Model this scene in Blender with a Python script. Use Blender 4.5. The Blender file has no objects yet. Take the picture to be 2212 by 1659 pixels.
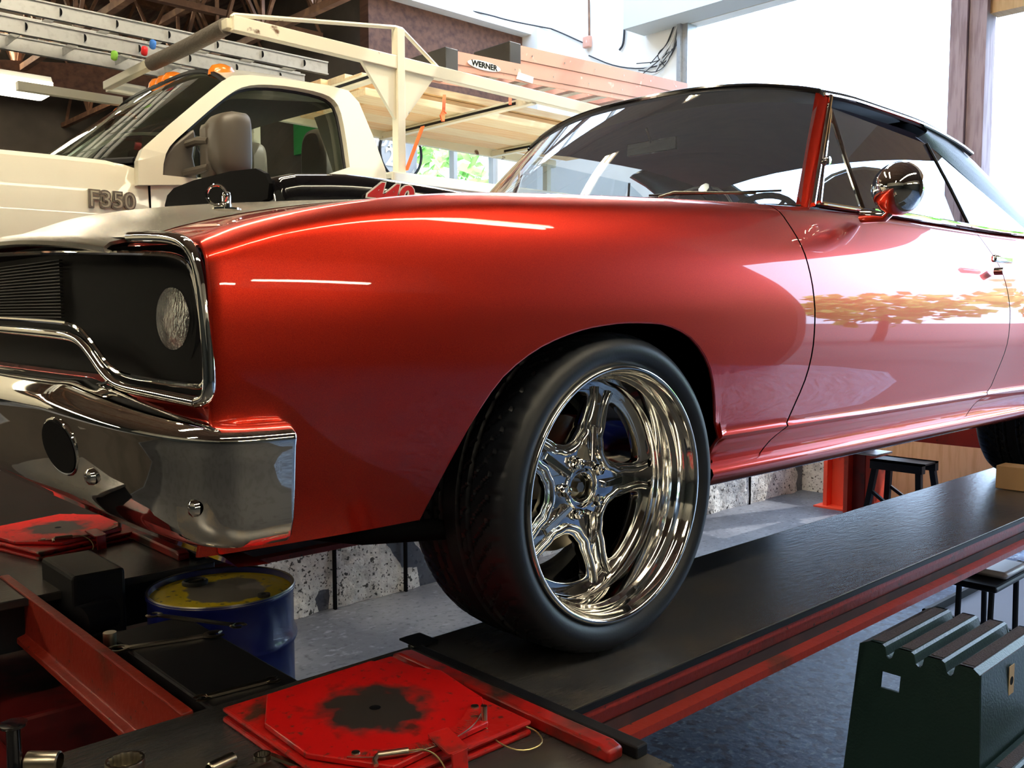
import bpy, bmesh, math, random
import numpy as np
from mathutils import Matrix, Vector
random.seed(4)
C = bpy.context.scene.collection
PI = math.pi
# ------------------------------------------------------------------ camera, world, exposure
CAM = np.array([-1.4285, -1.2053, 1.4547]); YAW, PITCH, FPX = .8209, .0766, 1985.6
cd = bpy.data.cameras.new('camera'); cam = bpy.data.objects.new('camera', cd); C.objects.link(cam)
cd.sensor_width = 36; cd.lens = 36*FPX/2212; cd.clip_start = .02; cd.clip_end = 300
fw = Vector((math.cos(YAW)*math.cos(PITCH), math.sin(YAW)*math.cos(PITCH), -math.sin(PITCH)))
rt = Vector((math.sin(YAW), -math.cos(YAW), 0)); up = rt.cross(fw)
mw = Matrix((rt, up, -fw)).transposed().to_4x4(); mw.translation = Vector(CAM); cam.matrix_world = mw
bpy.context.scene.camera = cam
sc = bpy.context.scene
sc.view_settings.view_transform = 'Standard'; sc.view_settings.look = 'None'
sc.view_settings.exposure = 0.0; sc.view_settings.gamma = 1; sc.view_settings.use_curve_mapping = False
wd = bpy.data.worlds.new('sky'); sc.world = wd; wd.use_nodes = True
bg = wd.node_tree.nodes['Background']; bg.inputs[0].default_value = (.55, .73, 1, 1); bg.inputs[1].default_value = 8.5

def portal(x, y, z, sx, sy, rot):
    l = bpy.data.lights.new('sky_portal', 'AREA'); l.shape = 'RECTANGLE'; l.size = sx; l.size_y = sy
    l.cycles.is_portal = True
    o = bpy.data.objects.new('sky_portal', l); C.objects.link(o); o.location = (x, y, z); o.rotation_euler = rot

def at(px, py, **k):
    """point of the photograph on a plane of the room (x=, y= or z=)"""
    d = np.array(fw) + np.array(rt)*(px-1106)/FPX - np.array(up)*(py-829.5)/FPX
    (a, v), = k.items(); i = 'xyz'.index(a)
    return CAM + d*((v-CAM[i])/d[i])

# ------------------------------------------------------------------ materials
def mat(name, col, rough=.5, metal=0., coat=0., noise=None, bump=None, spec=.5, em=None):
    m = bpy.data.materials.new(name); m.use_nodes = True; nt = m.node_tree; N = nt.nodes; L = nt.links
    b = N['Principled BSDF']; b.inputs['Base Color'].default_value = (*col, 1)
    b.inputs['Roughness'].default_value = rough; b.inputs['Metallic'].default_value = metal
    b.inputs['Coat Weight'].default_value = coat; b.inputs['Coat Roughness'].default_value = .02
    b.inputs['Specular IOR Level'].default_value = spec
    tc = N.new('ShaderNodeTexCoord')
    if noise:  # list of (scale, lo, hi, colour, detail[, stretch])
        prev = None
        for t in noise:
            s, lo, hi, c2 = t[:4]; det = t[4] if len(t) > 4 else 4
            n = N.new('ShaderNodeTexNoise'); n.inputs['Scale'].default_value = s; n.inputs['Detail'].default_value = det
            mp = N.new('ShaderNodeMapping')
            if len(t) > 5: mp.inputs['Scale'].default_value = t[5]
            mp.inputs['Location'].default_value = (s*.37, s*.11, 1.3)
            L.new(tc.outputs['Object'], mp.inputs[0]); L.new(mp.outputs[0], n.inputs['Vector'])
            mr = N.new('ShaderNodeMapRange'); mr.inputs[1].default_value = lo; mr.inputs[2].default_value = hi
            L.new(n.outputs[0], mr.inputs[0])
            mx = N.new('ShaderNodeMix'); mx.data_type = 'RGBA'; L.new(mr.outputs[0], mx.inputs[0])
            if prev is None: mx.inputs[6].default_value = (*col, 1)
            else: L.new(prev, mx.inputs[6])
            mx.inputs[7].default_value = (*c2, 1); prev = mx.outputs[2]
        L.new(prev, b.inputs['Base Color'])
    if bump:
        s, st = bump[:2]
        n = N.new('ShaderNodeTexNoise'); n.inputs['Scale'].default_value = s; n.inputs['Detail'].default_value = 6
        mp = N.new('ShaderNodeMapping')
        if len(bump) > 2: mp.inputs['Scale'].default_value = bump[2]
        L.new(tc.outputs['Object'], mp.inputs[0]); L.new(mp.outputs[0], n.inputs['Vector'])
        bp = N.new('ShaderNodeBump'); bp.inputs['Strength'].default_value = st; bp.inputs['Distance'].default_value = .01
        L.new(n.outputs[0], bp.inputs['Height']); L.new(bp.outputs[0], b.inputs['Normal'])
    if em:
        b.inputs['Emission Color'].default_value = (*em[0], 1); b.inputs['Emission Strength'].default_value = em[1]
    return m
def glassmat(name, tint, refl=1.0, haze=0):
    m = bpy.data.materials.new(name); m.use_nodes = True; nt = m.node_tree; N = nt.nodes; L = nt.links
    N.clear(); o = N.new('ShaderNodeOutputMaterial'); t = N.new('ShaderNodeBsdfTransparent'); t.inputs[0].default_value = (*tint, 1)
    g = N.new('ShaderNodeBsdfGlossy'); g.inputs['Roughness'].default_value = .0; g.inputs[0].default_value = (refl, refl, refl, 1)
    ge = N.new('ShaderNodeNewGeometry'); dt = N.new('ShaderNodeVectorMath'); dt.operation = 'DOT_PRODUCT'
    L.new(ge.outputs['Normal'], dt.inputs[0]); L.new(ge.outputs['Incoming'], dt.inputs[1])
    def mth(op, a, b=None):
        q = N.new('ShaderNodeMath'); q.operation = op; L.new(a, q.inputs[0])
        if b is not None: q.inputs[1].default_value = b
        return q.outputs[0]
    ab = mth('ABSOLUTE', dt.outputs['Value']); q = N.new('ShaderNodeMath'); q.operation = 'SUBTRACT'; q.inputs[0].default_value = 1; L.new(ab, q.inputs[1])
    fo = mth('ADD', mth('MULTIPLY', mth('POWER', q.outputs[0], 5), .92), .08)
    x = N.new('ShaderNodeMixShader'); L.new(fo, x.inputs[0]); L.new(t.outputs[0], x.inputs[1]); L.new(g.outputs[0], x.inputs[2]); L.new(x.outputs[0], o.inputs[0])
    if haze:  # pale blue haze over the glass, mixed in as diffuse colour
        d = N.new('ShaderNodeBsdfDiffuse'); d.inputs[0].default_value = (.62, .70, .92, 1); y = N.new('ShaderNodeMixShader'); y.inputs[0].default_value = haze
        L.new(x.outputs[0], y.inputs[1]); L.new(d.outputs[0], y.inputs[2]); L.new(y.outputs[0], o.inputs[0])
    return m
M = {}
M['paint'] = mat('red_paint', (.58, .022, .011), .36, .93, 1.0, noise=[(900, .4, .6, (.70, .036, .012), 1)])
M['chrome'] = mat('chrome', (.92, .9, .86), .03, 1)
M['satin'] = mat('polished_alloy', (.88, .87, .84), .07, 1)
M['alu'] = mat('aluminium', (.42, .43, .43), .38, .7, noise=[(30, .5, .75, (.34, .34, .34))])
M['hoodmetal'] = mat('bare_hood_metal', (.46, .43, .37), .24, 1, noise=[(6, .45, .7, (.36, .33, .26))])
M['black'] = mat('black_gloss', (.006, .006, .008), .12, 0, .6)
M['satinblack'] = mat('black_satin', (.007, .007, .009), .5, spec=.3)
M['dark'] = mat('dark_void', (.002, .002, .003), .8, spec=.1)
M['rubber'] = mat('tyre_rubber', (.009, .011, .016), .44, 0, 0, bump=(200, .04))
M['vinyl'] = mat('black_vinyl', (.010, .010, .013), .35, bump=(300, .15))
M['mesh'] = mat('grille_mesh', (.0015, .0015, .002), .6, spec=.05)
M['lamp'] = mat('lamp_glass', (.42, .42, .40), .05, .95, bump=(60, 1.0, (1, 5, 1.5)))
M['truck'] = mat('cream_white_paint', (.86, .82, .66), .28, 0, .6, noise=[(3, .55, .8, (.78, .73, .56))])
M['truckglass'] = glassmat('truck_glass', (.62, .70, .65))
M['glass'] = glassmat('car_glass', (.78, .85, .90), haze=.055)
M['plastic'] = mat('grey_brown_plastic', (.075, .062, .048), .45)
M['grey'] = mat('dark_grey_trim', (.04, .038, .035), .5)
M['amber'] = mat('amber_lens', (.95, .25, .02), .25, 0, .5)
M['rack'] = mat('cream_rack_paint', (.85, .80, .62), .45, noise=[(7, .66, .70, (.16, .08, .04))])
M['foam'] = mat('grey_foam', (.13, .115, .10), .9, bump=(60, .6))
M['fibre'] = mat('orange_fibreglass', (.66, .34, .25), .5, noise=[(14, .66, .76, (.82, .66, .58)), (40, .70, .76, (.35, .2, .15))])
M['lumber'] = mat('pine_board', (.86, .62, .34), .6, noise=[(3, .4, .7, (.80, .48, .22), 5, (1, 14, 14))])
M['lumber2'] = mat('pale_pine_board', (.90, .76, .50), .6, noise=[(4, .4, .7, (.82, .6, .34), 5, (1, 16, 16))])
M['orange'] = mat('orange_strap', (.95, .18, .04), .6)
M['redpaint'] = mat('worn_red_paint', (.50, .010, .008), .38, 0, .1, noise=[(11, .56, .66, (.06, .03, .02), 6), (55, .60, .70, (.10, .03, .02), 4)], bump=(50, .2))
M['lift'] = mat('lift_orange_red', (.30, .022, .010), .45, 0, 0, noise=[(7, .58, .72, (.10, .025, .012), 6), (60, .66, .74, (.03, .015, .01))], bump=(60, .15))
M['deck'] = mat('oily_steel_deck', (.050, .049, .050), .27, .1, 0, noise=[(5, .5, .68, (.085, .070, .055), 8), (16, .54, .72, (.062, .055, .047), 6, (1, 3, 1))], bump=(26, .07, (1, 4, 1)))
M['floor'] = mat('stained_concrete', (.115, .125, .15), .5, 0, 0, noise=[(2.2, .42, .62, (.06, .068, .09), 8), (22, .58, .74, (.17, .19, .23), 8, (1, 1.8, 1)), (36, .56, .7, (.025, .03, .05), 8)], bump=(18, .3))
M['whitewall'] = mat('peeling_white_paint', (.80, .80, .76), .8, 0, 0, noise=[(5, .54, .62, (.52, .51, .47), 10), (11, .50, .60, (.60, .60, .57), 12), (70, .585, .64, (.07, .07, .065), 12), (30, .63, .66, (.06, .06, .055), 12)], bump=(24, .9))
M['white'] = mat('white_wall', (.94, .93, .88), .8, noise=[(1.2, .5, .8, (.74, .74, .68))])
M['greywhite'] = mat('grey_white_panel', (.55, .57, .55), .7)
M['wood'] = mat('brown_wood', (.16, .075, .045), .8, noise=[(3, .4, .7, (.08, .035, .025), 6, (6, 1, 6))])
M['steelbrown'] = mat('rusty_joist', (.17, .085, .05), .7, noise=[(8, .5, .7, (.30, .16, .09))])
M['deckroof'] = mat('roof_boards', (.20, .145, .11), .85, noise=[(2.5, .4, .65, (.10, .06, .045), 6, (8, 1, 1))])
M['cinder'] = mat('dim_shop_wall', (.10, .085, .07), .85, noise=[(2, .4, .7, (.06, .05, .04))])
M['leather'] = mat('tan_headrest', (.22, .18, .13), .5)
M['ochre'] = mat('ochre_plywood', (.72, .50, .26), .7, noise=[(4, .45, .7, (.6, .38, .18), 5, (1, 10, 1))])
M['drumblue'] = mat('blue_drum_paint', (.010, .016, .16), .30, 0, .3, noise=[(12, .66, .74, (.02, .02, .05))])
M['drumlid'] = mat('worn_yellow_lid', (.90, .66, .01), .45, 0, .1, noise=[(12, .60, .64, (.30, .20, .06), 10), (40, .6, .68, (.12, .08, .03), 6)])
M['steel'] = mat('dull_steel', (.42, .38, .30), .28, 1)
M['brass'] = mat('braided_cable', (.50, .42, .20), .35, .8)
M['green'] = mat('dark_green_plastic', (.016, .040, .038), .36, 0, 0, bump=(150, .15))
M['grip'] = mat('rough_grip', (.055, .040, .044), .85, bump=(200, .6))
M['tag'] = mat('tan_sticker', (.55, .38, .20), .6)
M['signgrey'] = mat('grey_sign', (.42, .45, .48), .6)
M['signwhite'] = mat('white_lettering', (.85, .86, .84), .6)
M['badge'] = mat('grey_badge', (.16, .13, .11), .25, .8)
M['deckal'] = mat('red_decal', (.62, .015, .02), .4)
M['leaf'] = mat('tree_leaves', (.22, .50, .06), .7, noise=[(2.5, .45, .6, (.50, .75, .16))])
M['outside'] = mat('sunlit_asphalt', (.075, .075, .08), .9, noise=[(.8, .4, .7, (.055, .055, .06))])
M['tube'] = mat('lamp_tube', (1, .95, .8), .5, em=((1, .87, .64), 80))
M['tube_near'] = mat('lamp_tube_soft', (1, .95, .8), .5, em=((1, .88, .66), 22))
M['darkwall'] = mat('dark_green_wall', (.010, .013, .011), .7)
M['darkfloor'] = mat('shaded_concrete', (.030, .031, .034), .6, noise=[(4, .5, .6, (.018, .018, .02), 8)])  # the same concrete with shade put into its colour
M['daylitfloor'] = mat('daylit_blue_concrete', (.055, .095, .19), .42, 0, 0, noise=[(5, .45, .60, (.10, .18, .32), 10), (30, .55, .66, (.24, .34, .46), 8, (1, 1.8, 1)), (20, .51, .60, (.012, .022, .07), 9)], bump=(22, .3))  # mottled concrete with bluish daylight put into the colour
M['cream'] = mat('cream_bounce_wall', (.62, .58, .48), .8, noise=[(1.5, .45, .7, (.45, .41, .33))])
M['lens'] = mat('lamp_lens', (1, .97, .85), .5, em=((1, .93, .72), 5))
M['trayfloor'] = mat('lavender_grey_tray', (.26, .26, .31), .5)
M['fixture'] = mat('lamp_housing', (.75, .73, .66), .5)
M['blue'] = mat('blue_tape', (.03, .16, .55), .5)
M['seat'] = mat('black_seat', (.040, .045, .085), .5)  # bluish haze put into the black trim colour
M['headliner'] = mat('dark_headliner', (.075, .085, .15), .8)  # bluish haze put into the headliner colour
M['truckliner'] = mat('grey_liner', (.20, .19, .16), .9)
M['cardboard'] = mat('cardboard', (.60, .36, .18), .8)
M['wire'] = mat('black_wire', (.03, .03, .035), .6)
M['bluewhite'] = mat('white_wire', (.7, .7, .68), .6)
M['screen'] = mat('green_board', (.03, .40, .10), .5)

# ------------------------------------------------------------------ mesh helpers
class B:
    def __init__(s): s.v = []; s.f = []
    def add(s, V, F):
        o = len(s.v); s.v += [tuple(map(float, p)) for p in V]; s.f += [tuple(i+o for i in f) for f in F]; return s
    def box(s, lo, hi):
        x0, y0, z0 = lo; x1, y1, z1 = hi
        return s.add([(x0,y0,z0),(x1,y0,z0),(x1,y1,z0),(x0,y1,z0),(x0,y0,z1),(x1,y0,z1),(x1,y1,z1),(x0,y1,z1)],
                     [(0,3,2,1),(4,5,6,7),(0,1,5,4),(1,2,6,5),(2,3,7,6),(3,0,4,7)])
    def bar(s, a, b, w, h, upv=(0, 0, 1)):
        a, b = Vector(a), Vector(b); d = (b-a).normalized(); u = Vector(upv)
        if abs(d.dot(u)) > .98: u = Vector((0, 1, 0))
        r = d.cross(u).normalized(); u = r.cross(d).normalized()
        V = [p + r*(sx*w/2) + u*(sy*h/2) for p in (a, b) for sx, sy in ((-1,-1),(1,-1),(1,1),(-1,1))]
        return s.add(V, [(0,1,2,3),(7,6,5,4),(0,4,5,1),(1,5,6,2),(2,6,7,3),(3,7,4,0)])
    def grid(s, P, cu=False, cv=False):
        n = len(P); m = len(P[0]); F = []
        for i in range(n if cu else n-1):
            for j in range(m if cv else m-1):
                a = i*m+j; b = i*m+(j+1) % m; c = ((i+1) % n)*m+(j+1) % m; d = ((i+1) % n)*m+j
                F.append((a, b, c, d))
        return s.add([p for r in P for p in r], F)
    def tube(s, path, r, n=10, closed=False, flat=1.0, cap=True):
        P = [Vector(p) for p in path]; m = len(P); rings = []; prev = None
        for i, p in enumerate(P):
            if closed: d = (P[(i+1) % m]-P[i-1])
            else: d = P[min(i+1, m-1)]-P[max(i-1, 0)]
            d.normalize()
            if prev is None:
                u = Vector((0, 0, 1)) if abs(d.z) < .9 else Vector((0, 1, 0))
                u = (u - d*u.dot(d)).normalized()
            else: u = (prev - d*prev.dot(d)).normalized()
            prev = u; w = d.cross(u); rr = r[i] if isinstance(r, (list, tuple)) else r
            rings.append([p + (u*math.cos(2*PI*k/n)*flat + w*math.sin(2*PI*k/n))*rr for k in range(n)])
        s.grid(rings, closed, True)
        if cap and not closed:
            o = len(s.v); s.f.append(tuple(o-n+k for k in range(n))); s.f.append(tuple(o-n*m+n-1-k for k in range(n)))
        return s
    def lathe(s, prof, c=(0, 0, 0), n=64, axis='z', caps=(False, False)):
        R = []
        for r, h in prof:
            ring = []
            for k in range(n):
                t = 2*PI*k/n; a, b = r*math.cos(t), r*math.sin(t)
                ring.append({'z': (c[0]+a, c[1]+b, c[2]+h), 'y': (c[0]+a, c[1]+h, c[2]+b), 'x': (c[0]+h, c[1]+a, c[2]+b)}[axis])
            R.append(ring)
        o = len(s.v); s.grid(R, False, True)
        if caps[0]: s.f.append(tuple(o+k for k in range(n)))
        if caps[1]: s.f.append(tuple(o+n*(len(prof)-1)+n-1-k for k in range(n)))
        return s
    def prism(s, poly, a, b, axis='y'):
        f = {'y': lambda p, h: (p[0], h, p[1]), 'z': lambda p, h: (p[0], p[1], h), 'x': lambda p, h: (h, p[0], p[1])}[axis]
        n = len(poly)
        return s.add([f(p, a) for p in poly]+[f(p, b) for p in poly],
                     [tuple(range(n)), tuple(range(2*n-1, n-1, -1))]+[(i, i+n, (i+1) % n+n, (i+1) % n) for i in range(n)])
    def build(s, name, m, parent=None, smooth=True, bevel=0, solid=0, sub=0, ang=40, merge=True, off=-1, xf=None):
        me = bpy.data.meshes.new(name)
        bm = bmesh.new(); vs = [bm.verts.new(v) for v in s.v]
        for f in s.f:
            try: bm.faces.new([vs[i] for i in f])
            except ValueError: pass
        if merge: bmesh.ops.remove_doubles(bm, verts=bm.verts, dist=2e-5)
        bmesh.ops.recalc_face_normals(bm, faces=bm.faces)
        if xf: bmesh.ops.transform(bm, matrix=xf, verts=bm.verts)
        bm.to_mesh(me); bm.free()
        me.materials.append(M[m] if isinstance(m, str) else m)
        o = bpy.data.objects.new(name, me); C.objects.link(o)
        if smooth:
            for p in me.polygons: p.use_smooth = True
            try: me.set_sharp_from_angle(angle=math.radians(ang))
            except Exception: pass
        if solid:
            q = o.modifiers.new('thick', 'SOLIDIFY'); q.thickness = solid; q.offset = off
            if smooth: q = o.modifiers.new('edges', 'EDGE_SPLIT'); q.split_angle = math.radians(50)
        if bevel:
            q = o.modifiers.new('bevel', 'BEVEL'); q.width = bevel; q.segments = 2; q.limit_method = 'ANGLE'; q.angle_limit = math.radians(35)
        if sub:
            q = o.modifiers.new('sub', 'SUBSURF'); q.levels = q.render_levels = sub
        if parent: attach(o, parent)
        return o
def attach(o, p):
    o.parent = p
    if p.type == 'EMPTY': o.matrix_parent_inverse = Matrix.LocRotScale(p.location, p.rotation_euler, None).inverted()
def tag(o, label=None, cat=None, group=None, kind=None):
    if label: o['label'] = label
    if cat: o['category'] = cat
    if group: o['group'] = group
    if kind: o['kind'] = kind
    return o
def thing(name, label, cat, loc=(0, 0, 0), group=None):
    o = bpy.data.objects.new(name, None); C.objects.link(o); o.location = loc; o.empty_display_size = .1
    return tag(o, label, cat, group)
def struct(o): return tag(o, kind='structure')
def copy_tree(o, parent=None):
    c = o.copy(); C.objects.link(c)
    if parent: c.parent = parent
    for ch in list(o.children): copy_tree(ch, c)
    return c
def text(name, s, size, m, parent, loc, rot, ext=.002, offset=0, shear=0, align='CENTER', sx=1):
    cu = bpy.data.curves.new(name, 'FONT'); cu.body = s; cu.size = size; cu.extrude = ext; cu.offset = offset; cu.shear = shear
    cu.align_x = align; cu.align_y = 'CENTER'; cu.resolution_u = 4
    t = bpy.data.objects.new(name, cu); C.objects.link(t); bpy.context.view_layer.update()
    me = bpy.data.meshes.new_from_object(t.evaluated_get(bpy.context.evaluated_depsgraph_get()))
    bpy.data.objects.remove(t); me.materials.clear(); me.materials.append(M[m])
    me.transform(Matrix.LocRotScale(Vector(loc), rot, Vector((sx, 1, 1)))); me.name = name
    o = bpy.data.objects.new(name, me); C.objects.link(o)
    if parent: attach(o, parent)
    return o
def shape2d(outer, holes, ext, bev):
    """filled 2-D outline with holes, extruded along z -> mesh (verts, faces)"""
    cu = bpy.data.curves.new('tmp', 'CURVE'); cu.dimensions = '2D'; cu.fill_mode = 'BOTH'; cu.extrude = ext; cu.bevel_depth = bev; cu.bevel_resolution = 2
    for pts in [outer]+holes:
        sp = cu.splines.new('POLY'); sp.points.add(len(pts)-1); sp.use_cyclic_u = True
        for q, p in zip(sp.points, pts): q.co = (p[0], p[1], 0, 1)
    t = bpy.data.objects.new('tmp', cu); C.objects.link(t); bpy.context.view_layer.update()
    me = bpy.data.meshes.new_from_object(t.evaluated_get(bpy.context.evaluated_depsgraph_get())); bpy.data.objects.remove(t)
    r = ([tuple(v.co) for v in me.vertices], [tuple(p.vertices) for p in me.polygons]); bpy.data.meshes.remove(me); return r
def lerp(a, b, t): return a+(b-a)*t
def smooth_poly(P, closed=True, it=2):
    P = [np.array(p, float) for p in P]
    for _ in range(it):
        Q = []; n = len(P)
        if not closed: Q.append(P[0])
        for i in range(n if closed else n-1):
            a, b = P[i], P[(i+1) % n]; Q += [a*.75+b*.25, a*.25+b*.75]
        if not closed: Q.append(P[-1])
        P = Q
    return P
def pchip(xs, ys):
    xs = np.array(xs, float); ys = np.array(ys, float); h = np.diff(xs); d = np.diff(ys)/h
    m = np.zeros(len(xs)); m[0] = d[0]; m[-1] = d[-1]
    for i in range(1, len(xs)-1):
        if d[i-1]*d[i] > 0:
            w1 = 2*h[i]+h[i-1]; w2 = h[i]+2*h[i-1]; m[i] = (w1+w2)/(w1/d[i-1]+w2/d[i])
    def f(x):
        x = min(max(x, xs[0]), xs[-1]); i = min(int(np.searchsorted(xs, x, 'right'))-1, len(xs)-2); i = max(i, 0)
        t = (x-xs[i])/h[i]
        return float((2*t**3-3*t*t+1)*ys[i]+(t**3-2*t*t+t)*h[i]*m[i]+(-2*t**3+3*t*t)*ys[i+1]+(t**3-t*t)*h[i]*m[i+1])
    return f

# ------------------------------------------------------------------ the building
def sbox(name, lo, hi, m, parent=None, **k): return struct(B().box(lo, hi).build(name, m, parent, smooth=False, **k))
sun = bpy.data.lights.new('sun', 'SUN'); sun.energy = 5; sun.angle = .01; sun.color = (1, .95, .88)
so = bpy.data.objects.new('sun', sun); C.objects.link(so); so.rotation_euler = Vector((1, -.30, 1.35)).to_track_quat('Z', 'Y').to_euler()
portal(6.3, 0, 1.95, 3.8, 7.0-3.8, (0, PI/2, 0)); portal(6.3, 3.2, 2.5, 3.5, 2.56, (0, PI/2, 0))
XE = 6.2
sbox('floor', (-8, -8, -.1), (XE+.2, 12.2, 0), 'floor')
sbox('floor_daylit', (.6, -8, 0), (XE+.2, 1.62, .004), 'daylitfloor')  # same concrete floor, tinted blue for the daylight on it
sbox('floor_shaded', (-8, -8, 0), (-.1, 2.6, .004), 'darkfloor')  # same concrete, shade put into its colour for dark chrome reflections
sbox('floor_shaded_near', (-.1, -8, 0), (.6, .2, .004), 'darkfloor')  # shaded copy of the floor, continued beside the car
struct(B().box((XE+.2, -60, -.16), (90, 60, -.02)).build('floor_outside', 'outside', smooth=False))
sbox('floor_upper', (-8, 2.66, 0), (5.45, 12.2, .85), 'floor')
# low retaining wall under the upper floor, lumpy with old paint, in cast panels
g = B(); nx = 150
def wy(x, z): return 2.65 - .006*math.sin(x*3.1) - .008*math.sin(x*11+z*9) - (.0 if z > .1 else .012*math.sin(x*23)*math.sin(x*5))
g.grid([[(x, wy(x, z), z) for z in np.linspace(0, .86, 14)] for x in np.linspace(.45, 5.45, nx)])
struct(g.build('wall_low', 'whitewall', solid=.02, off=1))
for i, x in enumerate((.95, 1.38, 3.55, 4.62)):
    sbox('trim_%d' % (i+1), (x, 2.625, 0), (x+.012, 2.645, .86), 'dark')
# low wall at the end of the bay
sbox('wall_end_low', (5.45, -.2, 0), (5.6, 2.66, .80), 'whitewall')
# end wall with two tall door openings
sbox('wall_end', (XE, 4.46, 0), (XE+.15, 6.75, 5.2), 'white')
sbox('wall_end_header', (XE, -3.2, 4.3), (XE+.15, 4.46, 5.2), 'white')
sbox('wall_end_lintel', (XE, -3.2, 3.75), (XE+.15, 1.6, 4.3), 'ochre')
sbox('trim_5', (XE-.35, 1.2, 4.30), (XE-.02, 4.97, 5.2), 'greywhite')
sbox('wall_end_right', (XE, -8, 0), (XE+.15, -3.2, 5.2), 'cinder')
# weathered post between the openings, made of several boards
g = B()
for y0, y1, dx in ((1.60, 1.66, 0), (1.665, 1.74, .03), (1.745, 1.80, 0), (1.805, 1.88, .02)): g.box((XE-.06+dx, y0, 0), (XE+.12, y1, 4.3))
M['post'] = mat('weathered_post', (.42, .33, .36), .7, noise=[(5, .45, .6, (.30, .22, .24), 6, (6, 6, .6))])
struct(g.build('trim_6', 'post', smooth=False))
struct(B().box((XE-.05, 4.40, 0), (XE+.1, 4.46, 4.3)).box((XE-.09, 4.46, 0), (XE+.02, 4.50, 4.3)).build('trim_7', 'alu', smooth=False))
# back right wall with a window; brown boarding above, white beam on top
def wall_hole(name, y, x0, x1, z0, z1, hx0, hx1, hz0, hz1, m, t=.15):
    g = B()
    for lo, hi in (((x0, z0), (hx0, z1)), ((hx1, z0), (x1, z1)), ((hx0, z0), (hx1, hz0)), ((hx0, hz1), (hx1, z1))):
        g.box((lo[0], y, lo[1]), (hi[0], y+t, hi[1]))
    return struct(g.build(name, m, smooth=False))
wall_hole('wall_back', 6.6, 3.9, XE, .85, 3.75, 4.45, 5.62, 2.45, 3.31, 'white')
sbox('wall_back_boarding', (3.9, 6.6, 3.75), (XE, 6.75, 4.6), 'wood')
sbox('trim_8', (-1.0, 6.45, 4.6), (XE, 6.75, 5.2), 'white')
sbox('trim_9', (6.0, 6.35, .85), (XE, 6.6, 5.2), 'white')
g = B()
for a in (4.45, 5.0, 5.57): g.box((a, 6.62, 2.45), (a+.05, 6.70, 3.31))
g.box((4.45, 6.62, 2.45), (5.62, 6.70, 2.50)); g.box((4.45, 6.62, 3.26), (5.62, 6.70, 3.31))
w1 = struct(g.build('window_1', 'greywhite', smooth=False))
M['windowglass'] = glassmat('window_glass', (.95, .97, .95)); B().add([(4.48, 6.655, 2.48), (5.6, 6.655, 2.48), (5.6, 6.655, 3.28), (4.48, 6.655, 3.28)], [(0, 1, 2, 3)]).build('pane', 'windowglass', w1, smooth=False)
sbox('wall_back_side', (3.9, 6.75, 0), (4.05, 12.2, 5.2), 'cinder')
sbox('wall_back_left', (-8, 12.0, 0), (3.9, 12.2, 5.2), 'cinder')
sbox('wall_left_bounce', (-8, -8, 2.7), (-7.97, 6.0, 5.1), 'cream')  # unseen pale band added to brighten the chrome
sbox('wall_right_bounce', (-8, -8, 3.4), (XE, -7.97, 5.1), 'cream')  # matching unseen band added on this side, also for brighter chrome
sbox('wall_left', (-8.2, -8, 0), (-8, 12.2, 5.2), 'darkwall')
sbox('wall_right', (-8, -8.2, 0), (XE+.15, -8, 5.2), 'darkwall')
g = B()
SKY = (3.2, 2.2, 6.1, 6.3)  # roof opening added to light the end wall
for lo, hi in (((-8.2, -8.2), (SKY[0], 12.2)), ((SKY[2], -8.2), (XE+.15, 6.8)), ((SKY[0], -8.2), (SKY[2], SKY[1])), ((SKY[0], SKY[3]), (SKY[2], 6.8)), ((SKY[0], 6.8), (4.05, 12.2))): g.box((*lo, 5.1), (*hi, 5.3))
struct(g.build('ceiling', 'deckroof', smooth=False))
g = B()
for y in np.linspace(SKY[1], SKY[3], 5): g.box((SKY[0], y-.02, 5.12), (SKY[2], y+.02, 5.2))
struct(g.build('skylight_added', 'greywhite', smooth=False)); portal((SKY[0]+SKY[2])/2, (SKY[1]+SKY[3])/2, 5.25, 2.85, 4.1, (0, 0, 0))  # bars of the added skylight, with its sky portal
# rusty open-web joists under the roof boards
def truss(y, x0, x1, zb, zt, m='steelbrown'):
    g = B(); g.bar((x0, y, zt), (x1, y, zt), .09, .07); g.bar((x0, y, zb), (x1, y, zb), .08, .06)
    n = int((x1-x0)/.62); s = (x1-x0)/n
    for i in range(n):
        a = x0+i*s; g.tube([(a, y, zb), (a+s/2, y, zt)], .018, 6); g.tube([(a+s/2, y, zt), (a+s, y, zb)], .018, 6)
    return g
tn = 10
sbox('wall_low_left', (-8, 2.64, 0), (.45, 2.66, .86), 'cinder')
for y in (7.4, 8.6, 9.8, 11.0):
    struct(truss(y, -6, 3.85 if y > 6.6 else 6.1, 4.35 if y > 6 else 4.6, 5.06).build('trim_%d' % tn, 'steelbrown')); tn += 1
def trussy(x, z0, z1):
    g = B(); g.bar((x, 4.6, z1), (x, 12, z1), .07, .07); g.bar((x, 4.6, z0), (x, 12, z0), .06, .06)
    for i in range(8):
        a = 4.7+i*.9; g.bar((x, a, z0), (x, a+.45, z1), .03, .03); g.bar((x, a+.45, z1), (x, a+.9, z0), .03, .03); g.bar((x, a, z0), (x, a, z1), .03, .03)
    return g
for x, z0, z1 in ((-1.2, 3.9, 4.5), (.1, 3.9, 4.5), (1.4, 3.9, 4.5), (2.7, 3.95, 4.55)):
    struct(trussy(x, z0, z1).build('trim_%d' % tn, 'steelbrown', smooth=False)); tn += 1
for i in range(9):
    struct(B().bar((-5+1.25*i, -7.9, 5.02), (-5+1.25*i, 6.4, 5.02), .1, .16).build('trim_%d' % tn, 'wood', smooth=False)); tn += 1
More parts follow.
